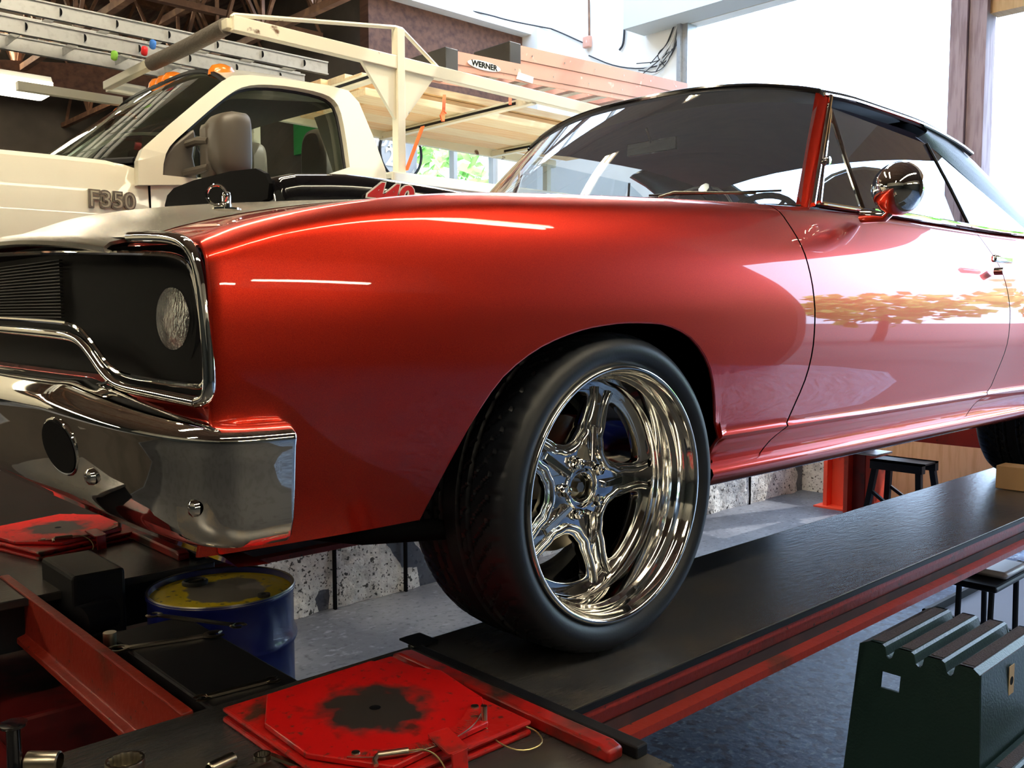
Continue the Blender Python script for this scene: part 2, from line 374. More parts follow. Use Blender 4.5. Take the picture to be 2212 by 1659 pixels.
# hanging brown boards and a pale shelf far left
struct(B().bar((-2.5, 10.2, 3.55), (3.6, 8.4, 3.95), .12, .32).build('trim_%d' % tn, 'wood', smooth=False)); tn += 1
struct(B().box((-4, 11.7, 3.25), (3.8, 11.95, 3.42)).build('trim_%d' % tn, 'wood', smooth=False)); tn += 1

M['tube_side'] = mat('lamp_tube_side', (1, .95, .8), .5, em=((1, .88, .66), 38))
# fluorescent fixtures
def fixture(x, y, z, ln, label, grp='fluorescent shop lights', axis='x', tm='tube', tr=.02):
    t = thing('shop_light', label, 'light', (x, y, z), grp)
    X = (lambda a, b, c: (x+a, y+b, z+c)) if axis == 'x' else (lambda a, b, c: (x+b, y+a, z+c))
    h = B(); P = [(-.11, 0), (.11, 0), (.06, .07), (-.06, .07)]
    V = [X(s*ln/2, p[0], p[1]) for s in (-1, 1) for p in P]
    h.add(V, [(0,1,2,3),(7,6,5,4),(0,4,5,1),(1,5,6,2),(2,6,7,3),(3,7,4,0)]).build('housing', 'fixture', t, smooth=False)
    for b in (-.05, .05): B().tube([X(-ln/2+.02, b, -tr-.002), X(ln/2-.02, b, -tr-.002)], tr, 8).build('tube', tm, t)
    if label.startswith('glowing'):
        P = [(-.125, .02), (-.12, -.05), (-.07, -.085), (.07, -.085), (.12, -.05), (.125, .02)]
        V = [X(s*(ln/2-(.0 if b > -.06 else .03)), a, b) for s in (-1, 1) for a, b in P]
        B().add(V, [tuple(range(6)), tuple(range(11, 5, -1))]+[(i, i+6, i+7, i+1) for i in range(5)]).build('lens', 'lens', t, bevel=.02)
    for s in (-1, 1): B().tube([X(s*ln*.35, 0, .07), X(s*ln*.35, 0, 5.1-z)], .006, 5).build('hanger', 'wire', t)
    return t
fixture(-.42, 6.15, 3.1, 2.4, 'glowing fluorescent shop light hanging beyond the pickup hood', None)
for x, y, z in ((-1.15, -1.7, 3.7), (1.27, -1.7, 3.7), (-.8, 1.6, 4.6), (3.4, 2.2, 4.7), (-3.6, 4.2, 2.7), (-5.0, -.6, 4.3), (.3, 2.6, 4.5), (-.9, -5.6, 3.0), (2.2, -6.4, 3.4), (-3.5, 9.0, 4.4), (1.2, 9.2, 4.4)):  # some added unseen to brighten the truck, wheel rim and drum lid
    fixture(x, y, z, 2.4, 'hanging twin tube fluorescent shop light out of view, there for its light', tm='tube_near' if y == -1.7 else 'tube_side' if y < -5 else 'tube', tr=.034 if y == -1.7 else .02)

# trees outside the doors
def tree(x, y, h, r, label, grp=None):
    t = thing('tree', label, 'tree', (x, y, 0), grp); rs = random.Random(int(x*100+y*7))
    B().tube([(x, y, 0), (x+.1, y, h*.3), (x-.05, y+.1, h*.6)], [.16, .12, .07], 8).build('trunk', 'wood', t)
    g = B()
    for k in range(900):
        a, b = rs.uniform(0, 2*PI), math.acos(rs.uniform(-1, 1)); q = r*rs.uniform(.55, 1)**.5*(1+.25*math.sin(3*a+b*5))
        c = Vector((x+q*math.sin(b)*math.cos(a), y+q*math.sin(b)*math.sin(a), h*.68+q*.75*math.cos(b)))
        u = Vector((rs.gauss(0, 1), rs.gauss(0, 1), rs.gauss(0, 1))).normalized(); v = u.orthogonal(); s = rs.uniform(.12, .28)
        g.add([c-u*s, c+v*s*.6, c+u*s, c-v*s*.6], [(0, 1, 2, 3)])
    g.build('foliage', 'leaf', t, smooth=False, merge=False)
for i, (x, y, h, r) in enumerate(((16.4, 1.6, 3.9, 1.9), (16, -2.9, 4.2, 1.9), (18.5, -8.2, 4.0, 1.9), (16, -13.2, 4.3, 1.9), (19.5, -18.2, 4.1, 2.0), (16.4, -23.6, 4.3, 2.1))):
    tree(x, y, h, r, 'leafy green tree out in daylight beyond the shop doors', 'trees outside the shop doors')
tree(12.0, 14.5, 6.6, 2.2, 'bright leafy tree seen through the back window')
# ------------------------------------------------------------------ the red muscle car (nose towards -x, near side towards -y)
YC = .93
car = thing('muscle_car', 'glossy orange-red two-door muscle car with black roof parked on the red alignment lift', 'car', (1.5, YC, .75))
ztf = pchip([-.87,-.84,-.82,-.73,-.565,-.37,-.135,.15,.5,.76,1.1,1.6,2.2,2.8,3.4,4.2], [1.555,1.566,1.574,1.602,1.638,1.666,1.686,1.705,1.725,1.737,1.752,1.757,1.755,1.765,1.755,1.72])
ZL = [1.10,1.118,1.136,1.150,1.159,1.1655,1.172,1.1785,1.186,1.20,1.225,1.255,1.285,1.315,1.345,1.375,1.405,1.435,1.465,1.495]
yabs = pchip([1.10,1.16,1.22,1.30,1.38,1.45,1.52,1.57,1.60,1.63,1.66,1.70,1.74,1.78], [.046,.024,.006,-.008,-.017,-.018,-.011,.000,.009,.021,.036,.060,.086,.114])
ycr = pchip([1.10,1.135,1.164,1.171,1.177,1.19,1.24,1.32], [.004,.002,-.010,-.014,-.006,-.001,.004,.0])
def Yside(x, z):
    t = min(max((x-.05)/.3, 0), 1); t = t*t*(3-2*t)
    y = yabs(z)+(ycr(z)*t if z < 1.32 else 0)
    u = ztf(x)-z
    if u < .030: y += .020*(1-max(u, 0)/.030)**2
    if x < -.55: y += .020*((-.55-x)/.31)**2
    if x > 2.1: k = min((x-2.1)/.8, 1); y -= .03*k*k*(3-2*k)*min(max((1.76-z)/.15, 0), 1)
    if x > 3.5: y += .10*((x-3.5)/.7)**2
    return y
TOPR = [(.000, .003), (.03, .005), (.08, .007), (.14, .009), (.20, .011)]
def column(x, zlow, inset=0, top=5, xf=None):
    if xf: x = xf(1.72)
    out = []; zt_ = ztf(x); zl = max(zlow, 1.10)
    rows_ = [zl+(z-1.10)*(1.495-zl)/.395 for z in ZL]+[1.495+(zt_-1.495)*(1-(1-k/13)**1.7) for k in range(1, 14)]
    for z in rows_:
        X = xf(z) if xf else x; out.append((X, Yside(x, z)+inset, min(z, zt_-inset*.8)))
    yb = out[-1][1]; yl = yb
    for k, (f, dz) in enumerate(TOPR[:top]):
        yy = yb+.012+(.298-yb-.012)*k/4; out.append((xf(zt_) if xf else x, yy, zt_+dz-inset*.8))
    return out
mir = lambda P: [[(a, 2*YC-b, c) for a, b, c in r] for r in P]
xg = pchip([1.03, 1.114, 1.194, 1.30, 1.428, 1.60, 1.706, 1.80], [.555, .598, .668, .715, .728, .722, .700, .68])
xr = pchip([1.03, 1.146, 1.205, 1.417, 1.60, 1.708, 1.80], [1.88, 1.936, 2.027, 2.090, 2.075, 2.045, 2.03])
archL = pchip([-.482,-.462,-.438,-.396,-.331,-.215,-.10,0,.085,.18,.266,.322,.352,.366], [1.10,1.155,1.21,1.280,1.352,1.407,1.431,1.438,1.436,1.416,1.358,1.272,1.18,1.10])
def arch_xs(n=34):
    pts = [(x, archL(x)) for x in np.linspace(-.482, .366, 400)]; L = [0]
    for a, b in zip(pts, pts[1:]): L.append(L[-1]+math.hypot(b[0]-a[0], b[1]-a[1]))
    return [float(np.interp(L[-1]*i/n, L, [p[0] for p in pts])) for i in range(n+1)]
AX = arch_xs()
cols = [column(-.868, 1.1, .007), column(-.867, 1.1, .004), column(-.864, 1.1, .0015)]
cols += [column(x, 1.1) for x in np.linspace(-.84, -.49, 16)]
cols += [column(x, archL(x)+1e-6) for x in AX]
for i in range(1, 12):
    v = i/11; cols.append(column(0, 1.0, 0, 5, (lambda z, v=v: lerp(.366, xg(z)-.0035, v))))
def dcol(v, top=1): return column(lerp(.72, 2.05, v), 1.099, 0, top, (lambda z: lerp(xg(z)+.0035, xr(z)-.0035, v)))
dcols = [dcol(v, 2) for v in np.linspace(0, 1, 30)]
rarch = lambda x: 1.0 if x < 2.555 or x > 3.345 else 1.06+.375*max(0, 1-((x-2.95)/.397)**2)**.42
qcols = [column(0, 1.0, 0, 5, (lambda z, v=v: lerp(xr(z)+.0035, 2.53, v))) for v in np.linspace(0, 1, 10)]
qcols += [column(x, rarch(x)) for x in list(np.linspace(2.556, 2.65, 12))+list(np.linspace(2.68, 3.22, 14))+list(np.linspace(3.25, 3.344, 12))]
qcols += [column(x, 1.1) for x in np.linspace(3.36, 4.2, 12)]
for f, lab in ((lambda P: P, None), (mir, None)):
    B().grid(f(cols)).build('fender', 'paint', car, ang=50)
    d = B().grid(f(dcols)).build('door', 'paint', car, ang=50)
    B().grid(f(qcols)).build('quarter_panel', 'paint', car, ang=50)
    # rocker panel below the door
    rk = []
    for x in np.linspace(.355, 2.56, 26):
        o = .012 if x < .62 else 0
        rk.append([(x, .052, 1.106), (x, .040, 1.100), (x, .026, 1.092), (x, .022, 1.080), (x, .030, 1.064), (x, .050, 1.048), (x, .085, 1.038), (x, .14, 1.034)])
    B().grid(f(rk)).build('rocker_panel', 'paint', car, ang=60)
    # dark door gaps
    for xx in (xg, xr): B().grid(f([[(xx(z)+s, Yside(xx(z), max(z, 1.1))+.012, z) for z in np.linspace(1.05, 1.735, 24)] for s in (-.03, 0, .03)])).build('door_gap', 'dark', car)
    # wheel house liners
    for wx, rr in ((-.05, .44), (2.95, .42)):
        B().grid(f([[(wx+rr*math.cos(a), y, 1.03+rr*.93*math.sin(a)) for a in np.linspace(.16, PI-.16, 24)] for y in (.045, .2, .42)])).build('wheel_liner', 'dark', car)
    # lip round the front arch
    B().tube(f([[(x, Yside(x, archL(x))+.004, archL(x)) for x in AX]])[0], .0035, 6).build('arch_lip', 'paint', car)
def halfloop(pts, it=2): return smooth_poly(pts, False, it)
for f in (lambda P: P, mir): B().grid(f([[(x, yy, ztf(x)+dz) for yy, dz in ((.10, .001), (.118, .006), (.15, .005))] for x in np.linspace(1.0, 2.78, 16)])).build('belt_strip', 'paint', car)
# belt trim, handle, door mirror
B().tube([(x, .088, ztf(x)+.008) for x in np.linspace(1.25, 2.5, 12)], .006, 6).build('belt_moulding', 'chrome', car)
hd = B().box((1.86, -.045, 1.626), (2.02, -.028, 1.650)).build('door_handle', 'chrome', car, bevel=.006)
B().lathe([(0, -.03), (.013, -.03), (.013, 0), (0, 0)], (1.98, 0, 1.60), 16, 'y').build('lock_button', 'chrome', hd)
mc = Vector((1.115, -.045, 1.800))
g = B(); R = []
for r, d in ((.0, -.08), (.024, -.077), (.050, -.059), (.067, -.032), (.075, 0), (.074, .006), (.066, .007), (0, .004)):
    R.append([(mc.x+d*.9, mc.y+r*1.0*math.cos(t)+d*.1, mc.z+r*math.sin(t)) for t in np.linspace(0, 2*PI, 33)[:-1]])
mo = g.grid(R, False, True).build('door_mirror', 'chrome', car, ang=60)
B().tube([(1.11, -.04, 1.75), (1.115, -.01, 1.725), (1.13, .06, 1.735)], [.014, .014, .022], 10).build('mirror_stalk', 'chrome', mo)

# bonnet with bare metal finish and lip
xf = lambda y: -.868-.045*(1-min(abs((y-YC)/.87), 1)**2)
hc = pchip([-.92, -.84, -.76, -.6, -.45, -.3, .6], [.033, .040, .052, .044, .034, .028, .028])
def hz(x, y):
    s = abs(y-YC)/.63; return ztf(max(x, -.84))+.012+hc(x)*(1-s*s)
rows = []
for y in np.linspace(.304, 2*YC-.304, 41):
    f0 = xf(y); r = [(f0+.012, y, hz(f0+.05, y)-.030), (f0, y, hz(f0+.05, y)-.0305), (f0-.012, y, hz(f0+.05, y)-.027), (f0-.014, y, hz(f0+.05, y)-.020), (f0-.004, y, hz(f0+.05, y)-.011), (f0+.02, y, hz(f0+.05, y)-.004)]
    r += [(x, y, hz(x, y)) for x in np.linspace(f0+.05, .60, 26)]
    rows.append(r)
hood = B().grid(rows).build('hood', 'hoodmetal', car, solid=.006, ang=60)
def pod(x0, x1, tops, yh, base=.03, rnd=.05, nose=.03):
    top = pchip([t[0] for t in tops], [t[1] for t in tops]); P = []
    xs = [x0, x0+.004, x0+.015, x0+nose]+list(np.linspace(x0+nose+.03, x1, 18))
    for i, x in enumerate(xs):
        sh = [1, .45, .15, .0][i] if i < 4 else 0
        zt_ = top(max(x, tops[0][0])); w = yh-sh*.035; r = []; zb = hz(x, YC-yh)-base
        zt2 = zt_-sh*.02
        prof = [(-1.0, 0), (-.995, .35), (-.985, .65), (-.96, .85), (-.91, .96), (-.82, 1.0), (-.5, 1.02), (0, 1.03)]
        prof += [(-a, b) for a, b in prof[-2::-1]]
        for a, b in prof: r.append((x, YC+a*w, zb+(zt2-zb)*b))
        P.append(r)
    g = B().grid(P); n = len(P[0]); g.f.append(tuple(range(n))); g.f.append(tuple(len(g.v)-1-k for k in range(n)))
    return g
bul = pod(-.42, .52, [(-.42, 1.756), (-.36, 1.768), (-.2, 1.780), (0, 1.775), (.12, 1.768), (.52, 1.745)], .325, nose=.05).build('hood_scoop', 'black', car, ang=50)
B().prism(smooth_poly([(YC-.27, 1.690), (YC+.27, 1.690), (YC+.285, 1.755), (YC+.2, 1.785), (YC-.2, 1.785), (YC-.285, 1.755)], True, 1), -.428, -.418, 'x').build('scoop_mouth', 'dark', bul, smooth=False)
rx = Matrix.Rotation(PI/2, 3, 'X').to_quaternion()
c440 = at(843, 413, y=.598)
for nm, m, off, e, dy in (('numeral_outline', 'signwhite', .0052, .0010, .0), ('numeral', 'deckal', .0022, .0022, -.0004)):
    text(nm, '440', .068, m, bul, (c440[0]-.003, .5995+dy, c440[2]-.011), rx, e, off, .25, sx=1.25)
# bonnet pin with ring
pn = B().lathe([(0, 0), (.024, 0), (.024, .003), (.008, .004), (.008, .022), (.006, .030), (0, .032)], (-.697, .30, 1.632), 20).build('hood_pin', 'chrome', car)
B().tube([(-.715+.017*math.cos(t)*.8, .30+.017*math.cos(t)*-.5, 1.656+.017*math.sin(t)) for t in np.linspace(0, 2*PI, 25)[:-1]], .0026, 8, True).build('pin_ring', 'chrome', pn)

# ---- nose: grille, mouldings, lamps
def fr(px, py, off=0):
    y = .3
    for _ in range(12): p = at(px, py, x=xf(y)+off); y = max(min(p[1], YC+.3), 0)
    return (xf(p[1])+off, p[1], p[2])
def mirror_path(P): return list(P)+[(p[0], 2*YC-p[1], p[2]) for p in list(P)[::-1]]
out_pts = [(-.876,.262,1.573),(-.876,.20,1.570),(-.876,.11,1.564),(-.875,.055,1.553),(-.869,.030,1.52),(-.868,.018,1.44),(-.868,.010,1.36),(-.869,.018,1.335),(-.871,.045,1.329)]
op = halfloop(out_pts, 2)
for P in (op, [(p[0], 2*YC-p[1], p[2]) for p in op]): B().tube(P, .0095, 10, flat=1).build('headlamp_moulding', 'chrome', car)
lo = halfloop([(-.873,.045,1.329),(-.885,.15,1.334),(-.892,.26,1.337),(-.897,.315,1.348),(-.902,.39,1.395),(-.905,.435,1.413),(-.910,.50,1.418),(-.915,.93,1.424)], 2)
B().tube(mirror_path(lo[:-1]), .0085, 10).build('lower_moulding', 'chrome', car)
inn = halfloop([(-.908,.93,1.572),(-.895,.55,1.560),(-.872,.16,1.541),(-.862,.085,1.534),(-.855,.055,1.512),(-.852,.040,1.44),(-.852,.028,1.37),(-.853,.036,1.350),(-.856,.06,1.346),(-.872,.20,1.350),(-.885,.305,1.358),(-.892,.375,1.405),(-.897,.43,1.432),(-.902,.50,1.437),(-.908,.93,1.443)], 2)
inn = [(p[0]-.010, p[1]+.004, p[2]+.003) for p in inn]
B().tube(mirror_path(inn)[:-1], .0042, 8, True).build('grille_frame', 'chrome', car)
g = B(); W_ = []
for y in np.linspace(.035, 2*YC-.035, 60):
    tz = 1.540+.038*min(min(y, 2*YC-y)/.32, 1); W_.append([(xf(y)+.016, y, tz), (xf(y)+.045, y, tz-.012), (xf(y)+.05, y, 1.45), (xf(y)+.045, y, 1.35), (xf(y)+.02, y, 1.335)])
gp = g.grid(W_).build('grille', 'mesh', car)
g = B()
for k in range(18): g.box((-.874+.0, .62, 1.447+k*.0062), (-.868, 1.24, 1.449+k*.0062))
g.build('grille_bars', 'satinblack', gp, smooth=False)
for sgn in (0, 1):
    ym = (lambda y: 2*YC-y) if sgn else (lambda y: y)
    b = B().lathe([(.100, .010), (.092, .004), (.084, .014), (.074, .026)], (-.835, ym(.225), 1.446), 40, 'x').build('headlamp_bezel', 'satinblack', car)
    P = []
    for r, d in ((.072, .022), (.070, .012), (.058, .000), (.034, -.009), (.0, -.012)): P.append((r, d))
    B().lathe(P, (-.832, ym(.225), 1.446), 40, 'x').build('headlamp', 'lamp', b)
    B().lathe([(.074, .02), (.077, .009), (.073, .004), (.070, .012)], (-.833, ym(.225), 1.446), 40, 'x').build('lamp_ring', 'satinblack', b)
# body-colour panel under the grille
P = []
for y in np.linspace(.02, 2*YC-.02, 50):
    z1 = 1.326 if abs(y-YC) > .60 else lerp(1.326, 1.340, min((.60-abs(y-YC))/.1, 1))
    P.append([(xf(y)+.03, y, z1+.01), (xf(y)+.012, y, z1+.006), (xf(y)+.004, y, z1-.006), (xf(y)+.006, y, 1.312), (xf(y)+.010, y, 1.295), (xf(y)+.014, y, 1.25)])
B().grid(P).build('nose_panel', 'paint', car)
B().tube(halfloop([(-.905,.30,1.346),(-.915,.33,1.338),(-.928,.45,1.341),(-.935,.60,1.346),(-.938,.93,1.350),(-.93,1.31,1.346),(-.915,1.5,1.338)], 2), .003, 6).build('lower_grille_strip', 'chrome', car)
B().grid([[(-.845-.03*(1-((y-YC)/.9)**2), y, 1.15), (-.840-.03*(1-((y-YC)/.9)**2), y, 1.105), (-.81-.03*(1-((y-YC)/.9)**2), y, 1.078), (-.76, y, 1.074)] for y in np.linspace(.055, 2*YC-.055, 30)]).build('valance', 'paint', car)
# chrome front bumper
bp = [(-1.0,.93),(-.998,.75),(-.993,.55),(-.982,.35),(-.962,.17),(-.935,.055),(-.905,.0),(-.865,-.034),(-.82,-.045),(-.765,-.047)]
bp = [tuple(p) for p in smooth_poly(bp, False, 3)]
full = bp[::-1]+[(a, 2*YC-b) for a, b in bp[1:]]
P = []; n = len(full)
for i, (x, y) in enumerate(full):
    a, b = full[max(i-1, 0)], full[min(i+1, n-1)]; d = Vector((b[0]-a[0], b[1]-a[1])).normalized(); nx_, ny_ = -d.y, d.x
    k = min(max((abs(y-YC)-.55)/.42, 0), 1); zn = 1.308-.026*k; e = min(i, n-1-i)
    tuck = [.010, .004, .001][e] if e < 3 else 0
    r = []
    for off, dz in ((-.095, .030), (-.085, .040), (-.06, .041), (-.032, .032), (-.010, .014), (-.001, .002), (0, -.006), (-.004, -.016), (-.008, -.04), (-.014, -.08), (-.024, -.12), (-.040, -.148), (-.06, -.158), (-.08, -.150)):
        o = off*(1-.45*k)-tuck
        r.append((x+nx_*o, y+ny_*o, zn+dz*(1-.55*k if dz > 0 else 1)))
    P.append(r)
bumper = B().grid(P).build('front_bumper', 'chrome', car, solid=.003, ang=60)
def onbumper(px, py):
    best = None
    for r in P:
        for p in r:
            d = Vector(p)-Vector(CAM); z = d.dot(fw); e = math.hypot(1106+FPX*d.dot(rt)/z-px, 829.5-FPX*d.dot(up)/z-py)
            if (best is None or e < best[0]) and p[1] < YC: best = (e, p)
    return at(px, py, x=best[1][0]-.0015)
for px, py in ((195, 1030), (418, 1098)):
    q = onbumper(px, py); B().lathe([(.013, .004), (.012, -.003), (.007, -.007), (0, -.008)], tuple(q), 20, 'x').build('bumper_bolt', 'chrome', bumper)
q = onbumper(130, 965)
B().tube([(q[0]+.001-.005*math.cos(t)-.008*math.sin(t), q[1]+.060*math.cos(t), q[2]+.044*math.sin(t)) for t in np.linspace(0, 2*PI, 33)[:-1]], .0035, 8, True).build('parking_lamp_rim', 'chrome', bumper)
B().add([(q[0]-.0015-.005*math.cos(t)-.008*math.sin(t), q[1]+.058*math.cos(t), q[2]+.042*math.sin(t)) for t in np.linspace(0, 2*PI, 33)[:-1]], [tuple(range(32))]).build('parking_lamp', 'dark', bumper, smooth=False, solid=.004, off=0)
# rear bumper, tail
B().box((4.2, .1, 1.25), (4.28, 1.76, 1.40)).build('rear_bumper', 'chrome', car, bevel=.02)
B().grid([[(4.2, y, z) for z in (1.1, 1.4, 1.74)] for y in np.linspace(.16, 1.7, 5)]).build('tail_panel', 'paint', car)

# ---- greenhouse
def wsb(s): return (lerp(.66, .93, s*s), lerp(1.772, 1.752, s*s))     # base x,z
def wst(s): return (lerp(1.17, 1.275, s*s), lerp(2.205, 2.140, s*s*abs(s)))
P = []
for s in np.linspace(-1, 1, 33):
    a = abs(s); xb, zb = wsb(a); xt, zt_ = wst(a); r = []
    for t in np.linspace(0, 1, 12): r.append((lerp(xb, xt, t)-.03*math.sin(PI*t)*(1-a*.6), YC+s*lerp(.785, .645, t), lerp(zb, zt_, t)))
    P.append(r)
B().grid(P).build('windshield', 'glass', car)
B().tube([p[0] for p in P], .007, 8).build('windshield_moulding', 'chrome', car)
B().tube([(p[-1][0], p[-1][1], p[-1][2]+.006) for p in P], .009, 8).build('header_moulding', 'black', car)
# cowl
B().grid([[(.58, YC+s*.62, hz(.6, YC+s*.62)-.01), (lerp(.62, .80, s*s), YC+s*.7, 1.750), (wsb(abs(s))[0]+.01, YC+s*.785, wsb(abs(s))[1]-.012)] for s in np.linspace(-1, 1, 21)]).build('cowl', 'paint', car)
for x0, y0, x1, y1 in ((.62, .40, .79, .20), (.60, .95, .66, .50)):
    w = B().tube([(x0, y0, 1.775), (x0+.03, y0-.03, 1.788), (x1, y1, 1.782)], .0035, 6).build('wiper_arm', 'steel', car)
    B().tube([(x0+.02, y0+.05, 1.786), (x1+.03, y1-.06, 1.786)], .003, 6).build('wiper_blade', 'satinblack', w)
# roof
def roofz(x, s): return pchip([1.17, 1.5, 1.9, 2.3, 2.6], [2.208, 2.226, 2.224, 2.195, 2.14])(x)-.068*abs(s)**2.4-(.0 if x < 2.0 else .0)
rp = []
for v in np.linspace(0, 1, 22):
    r = []
    for s in np.linspace(-1, 1, 33):
        x = lerp(wst(abs(s))[0]-.006, 2.45-.1*(1-s*s), v); yy = YC+s*(.652+.0*v)
        r.append((x, yy, roofz(x, s)+.004))
    r = [(r[0][0], r[0][1]-.010, r[0][2]-.022)]+r+[(r[-1][0], r[-1][1]+.010, r[-1][2]-.022)]
    rp.append(r)
roof = B().grid(rp).build('roof', 'vinyl', car, solid=.01, ang=60)
for sgn in (1, -1):
    f = lambda y: YC+(y-YC)*sgn
    B().tube([(x, f(.268), roofz(x, 1)-.012) for x in np.linspace(1.27, 2.45, 14)], .006, 6).build('drip_rail', 'chrome', car)
    # A pillar
    P = []
    for t in np.linspace(0, 1, 10):
        xb, zb = lerp(.925, 1.272, t), lerp(1.745, 2.138, t); yb = lerp(.148, .288, t)
        P.append([(xb-.008, f(yb+.006), zb+.004), (xb+.004, f(yb-.012), zb), (xb+.036, f(yb-.020), zb-.003), (xb+.046, f(yb-.010), zb-.006), (xb+.046, f(yb+.02), zb-.006)])
    B().grid(P).build('windshield_pillar', 'paint', car)
    B().tube([(lerp(.95, 1.30, t), f(lerp(.118, .262, t)), lerp(1.757, 2.132, t)) for t in np.linspace(0, 1, 8)], .007, 8).build('pillar_moulding', 'chrome', car)
    yg = lambda z: .118+(z-1.76)*.40
    # vent window frame
    vf = B().tube([(x, f(yg(z)), z) for x, z in ((.985, 1.765), (1.13, 1.93), (1.27, 2.085))], .008, 8)
    vf.tube([(x, f(yg(z)), z) for x, z in ((1.27, 2.085), (1.255, 1.95), (1.245, 1.76))], .008, 8)
    vf.tube([(x, f(yg(z)), z) for x, z in ((.985, 1.765), (1.245, 1.765))], .006, 8)
    vf = vf.build('vent_frame', 'chrome', car)
    B().add([(.985, f(yg(1.765)), 1.765), (1.245, f(yg(1.765)), 1.765), (1.27, f(yg(2.085)), 2.085)], [(0, 1, 2)]).build('vent_glass', 'glass', car, smooth=False)
    B().lathe([(0, -.02), (.012, -.018), (.012, .01), (0, .01)], (1.105, f(yg(1.9)), 1.90), 14, 'y').build('vent_latch', 'chrome', vf)
    B().tube([(1.245, f(yg(1.76)-.002), 1.76), (1.257, f(yg(1.95)-.002), 1.95), (1.272, f(yg(2.09)-.002), 2.09)], .004, 6).build('glass_channel', 'satinblack', car)
    B().grid([[(lerp(1.275, 1.95, v), f(yg(z)+.004), z) for z in np.linspace(1.762, 2.095-.03*v, 5)] for v in np.linspace(0, 1, 6)]).build('door_glass', 'glass', car)
    B().tube([(1.955, f(yg(2.065)), 2.065), (2.02, f(yg(1.9)), 1.90), (2.06, f(yg(1.765)), 1.765)], .006, 6).build('glass_divider', 'satinblack', car)
    B().add([(1.96, f(yg(2.06)), 2.06), (2.06, f(yg(1.765)), 1.765), (2.72, f(yg(1.775)), 1.775)], [(0, 1, 2)]).build('quarter_glass', 'glass', car, smooth=False)
    # sail panel: quarter window edge up to roof line and back glass
    lo_ = smooth_poly([(1.93, .262, 2.085), (2.10, .250, 2.045), (2.45, .205, 1.915), (2.74, .155, 1.795), (2.78, .13, 1.765)], False, 1)
    hi_ = smooth_poly([(2.02, .275, 2.132), (2.30, .285, 2.118), (2.62, .295, 2.055), (3.05, .28, 1.905), (3.62, .20, 1.772)], False, 1)
    P = []
    for a, b in zip(lo_, hi_):
        P.append([(lerp(a[0], b[0], t), f(lerp(a[1], b[1], t)-.02*math.sin(PI*t)), lerp(a[2], b[2], t)) for t in np.linspace(0, 1, 7)]+[(b[0]-.01, f(b[1]+.05), b[2]+.035 if b[2] > 2.0 else b[2]+.015), (b[0]-.03, f(b[1]+.13), b[2]+.03)])
    B().grid(P).build('roof_pillar', 'vinyl', car, solid=.01, ang=60)
# back glass and boot lid
P = []
for s in np.linspace(-1, 1, 17): P.append([(lerp(2.36, 3.15, t)+.04*s*s, YC+s*.55, lerp(2.175, 1.80, t)+.02*math.sin(PI*t)-.02*s*s) for t in np.linspace(0, 1, 8)])
B().grid(P).build('rear_window', 'glass', car)
B().grid([[(x, y, ztf(x)+.02+.02*(1-((y-YC)/.65)**2)) for x in np.linspace(3.12, 4.2, 10)] for y in np.linspace(.28, 2*YC-.28, 13)]).build('trunk_lid', 'paint', car, solid=.01)
# ---- cabin
cb = B().box((.45, .12, 1.03), (2.6, 2*YC-.12, 1.06)).build('floor_pan', 'dark', car, smooth=False)
B().box((-.74, .46, 1.08), (.58, 2*YC-.46, 1.54)).build('engine_bay', 'dark', car, smooth=False)
B().box((.48, .12, 1.08), (.60, 2*YC-.12, 1.70)).build('firewall', 'dark', car, smooth=False)
P = [[(.80, y, 1.745), (.95, y, 1.755), (1.08, y, 1.745), (1.12, y, 1.70), (1.10, y, 1.58), (1.0, y, 1.50)] for y in np.linspace(.14, 2*YC-.14, 8)]
B().grid(P).build('dashboard', 'seat', car)
for f in (lambda P: P, mir):
    B().grid(f([[(x, .10, z) for z in (1.08, 1.4, 1.745)] for x in np.linspace(.9, 3.1, 6)])).build('inner_panel', 'seat', car)
B().grid([[(x, YC+s*.62, roofz(x, s)-.035) for x in np.linspace(1.3, 2.5, 8)] for s in np.linspace(-1, 1, 11)]).build('headliner', 'headliner', car)
sw = Vector((1.30, .55, 1.70)); ax = Vector((-.85, 0, .5)).normalized(); u = Vector((0, 1, 0)); v_ = ax.cross(u)
st = B().tube([sw+(u*math.cos(t)+v_*math.sin(t))*.185 for t in np.linspace(0, 2*PI, 37)[:-1]], .011, 8, True).tube([sw, sw+ax*.30], .02, 8)
for a in (.0, 2.1, 4.2): st.tube([sw, sw+(u*math.cos(a)+v_*math.sin(a))*.18], .007, 6)
st.build('steering_wheel', 'black', car)
for y0 in (.28, 1.02):
    s_ = B().box((1.45, y0, 1.22), (1.98, y0+.56, 1.40)).build('front_seat', 'seat', car, bevel=.05)
    rec = smooth_poly([(y0+.02, 1.36), (y0, 1.75), (y0+.06, 1.90), (y0+.15, 2.00), (y0+.28, 2.03), (y0+.41, 2.00), (y0+.50, 1.90), (y0+.56, 1.75), (y0+.54, 1.36)], True, 1)
    V = [(1.86+(z-1.36)*.32, y, z) for y, z in rec]+[(2.0+(z-1.36)*.25, y, z) for y, z in rec]; n_ = len(rec)
    B().add(V, [tuple(range(n_)), tuple(range(2*n_-1, n_-1, -1))]+[(i, i+n_, (i+1) % n_+n_, (i+1) % n_) for i in range(n_)]).build('seat_back', 'seat', s_, bevel=.02, ang=50)
    B().tube([(1.855+(z-1.36)*.32, y, z) for y, z in rec[3:-3]], .006, 6).build('seat_piping', 'signwhite', s_)
g = B().prism([(2.45, 1.2), (2.9, 1.2), (2.98, 1.80), (2.82, 1.86), (2.7, 1.45), (2.45, 1.42)], .25, 2*YC-.25, 'y').build('rear_seat', 'seat', car, bevel=.03)
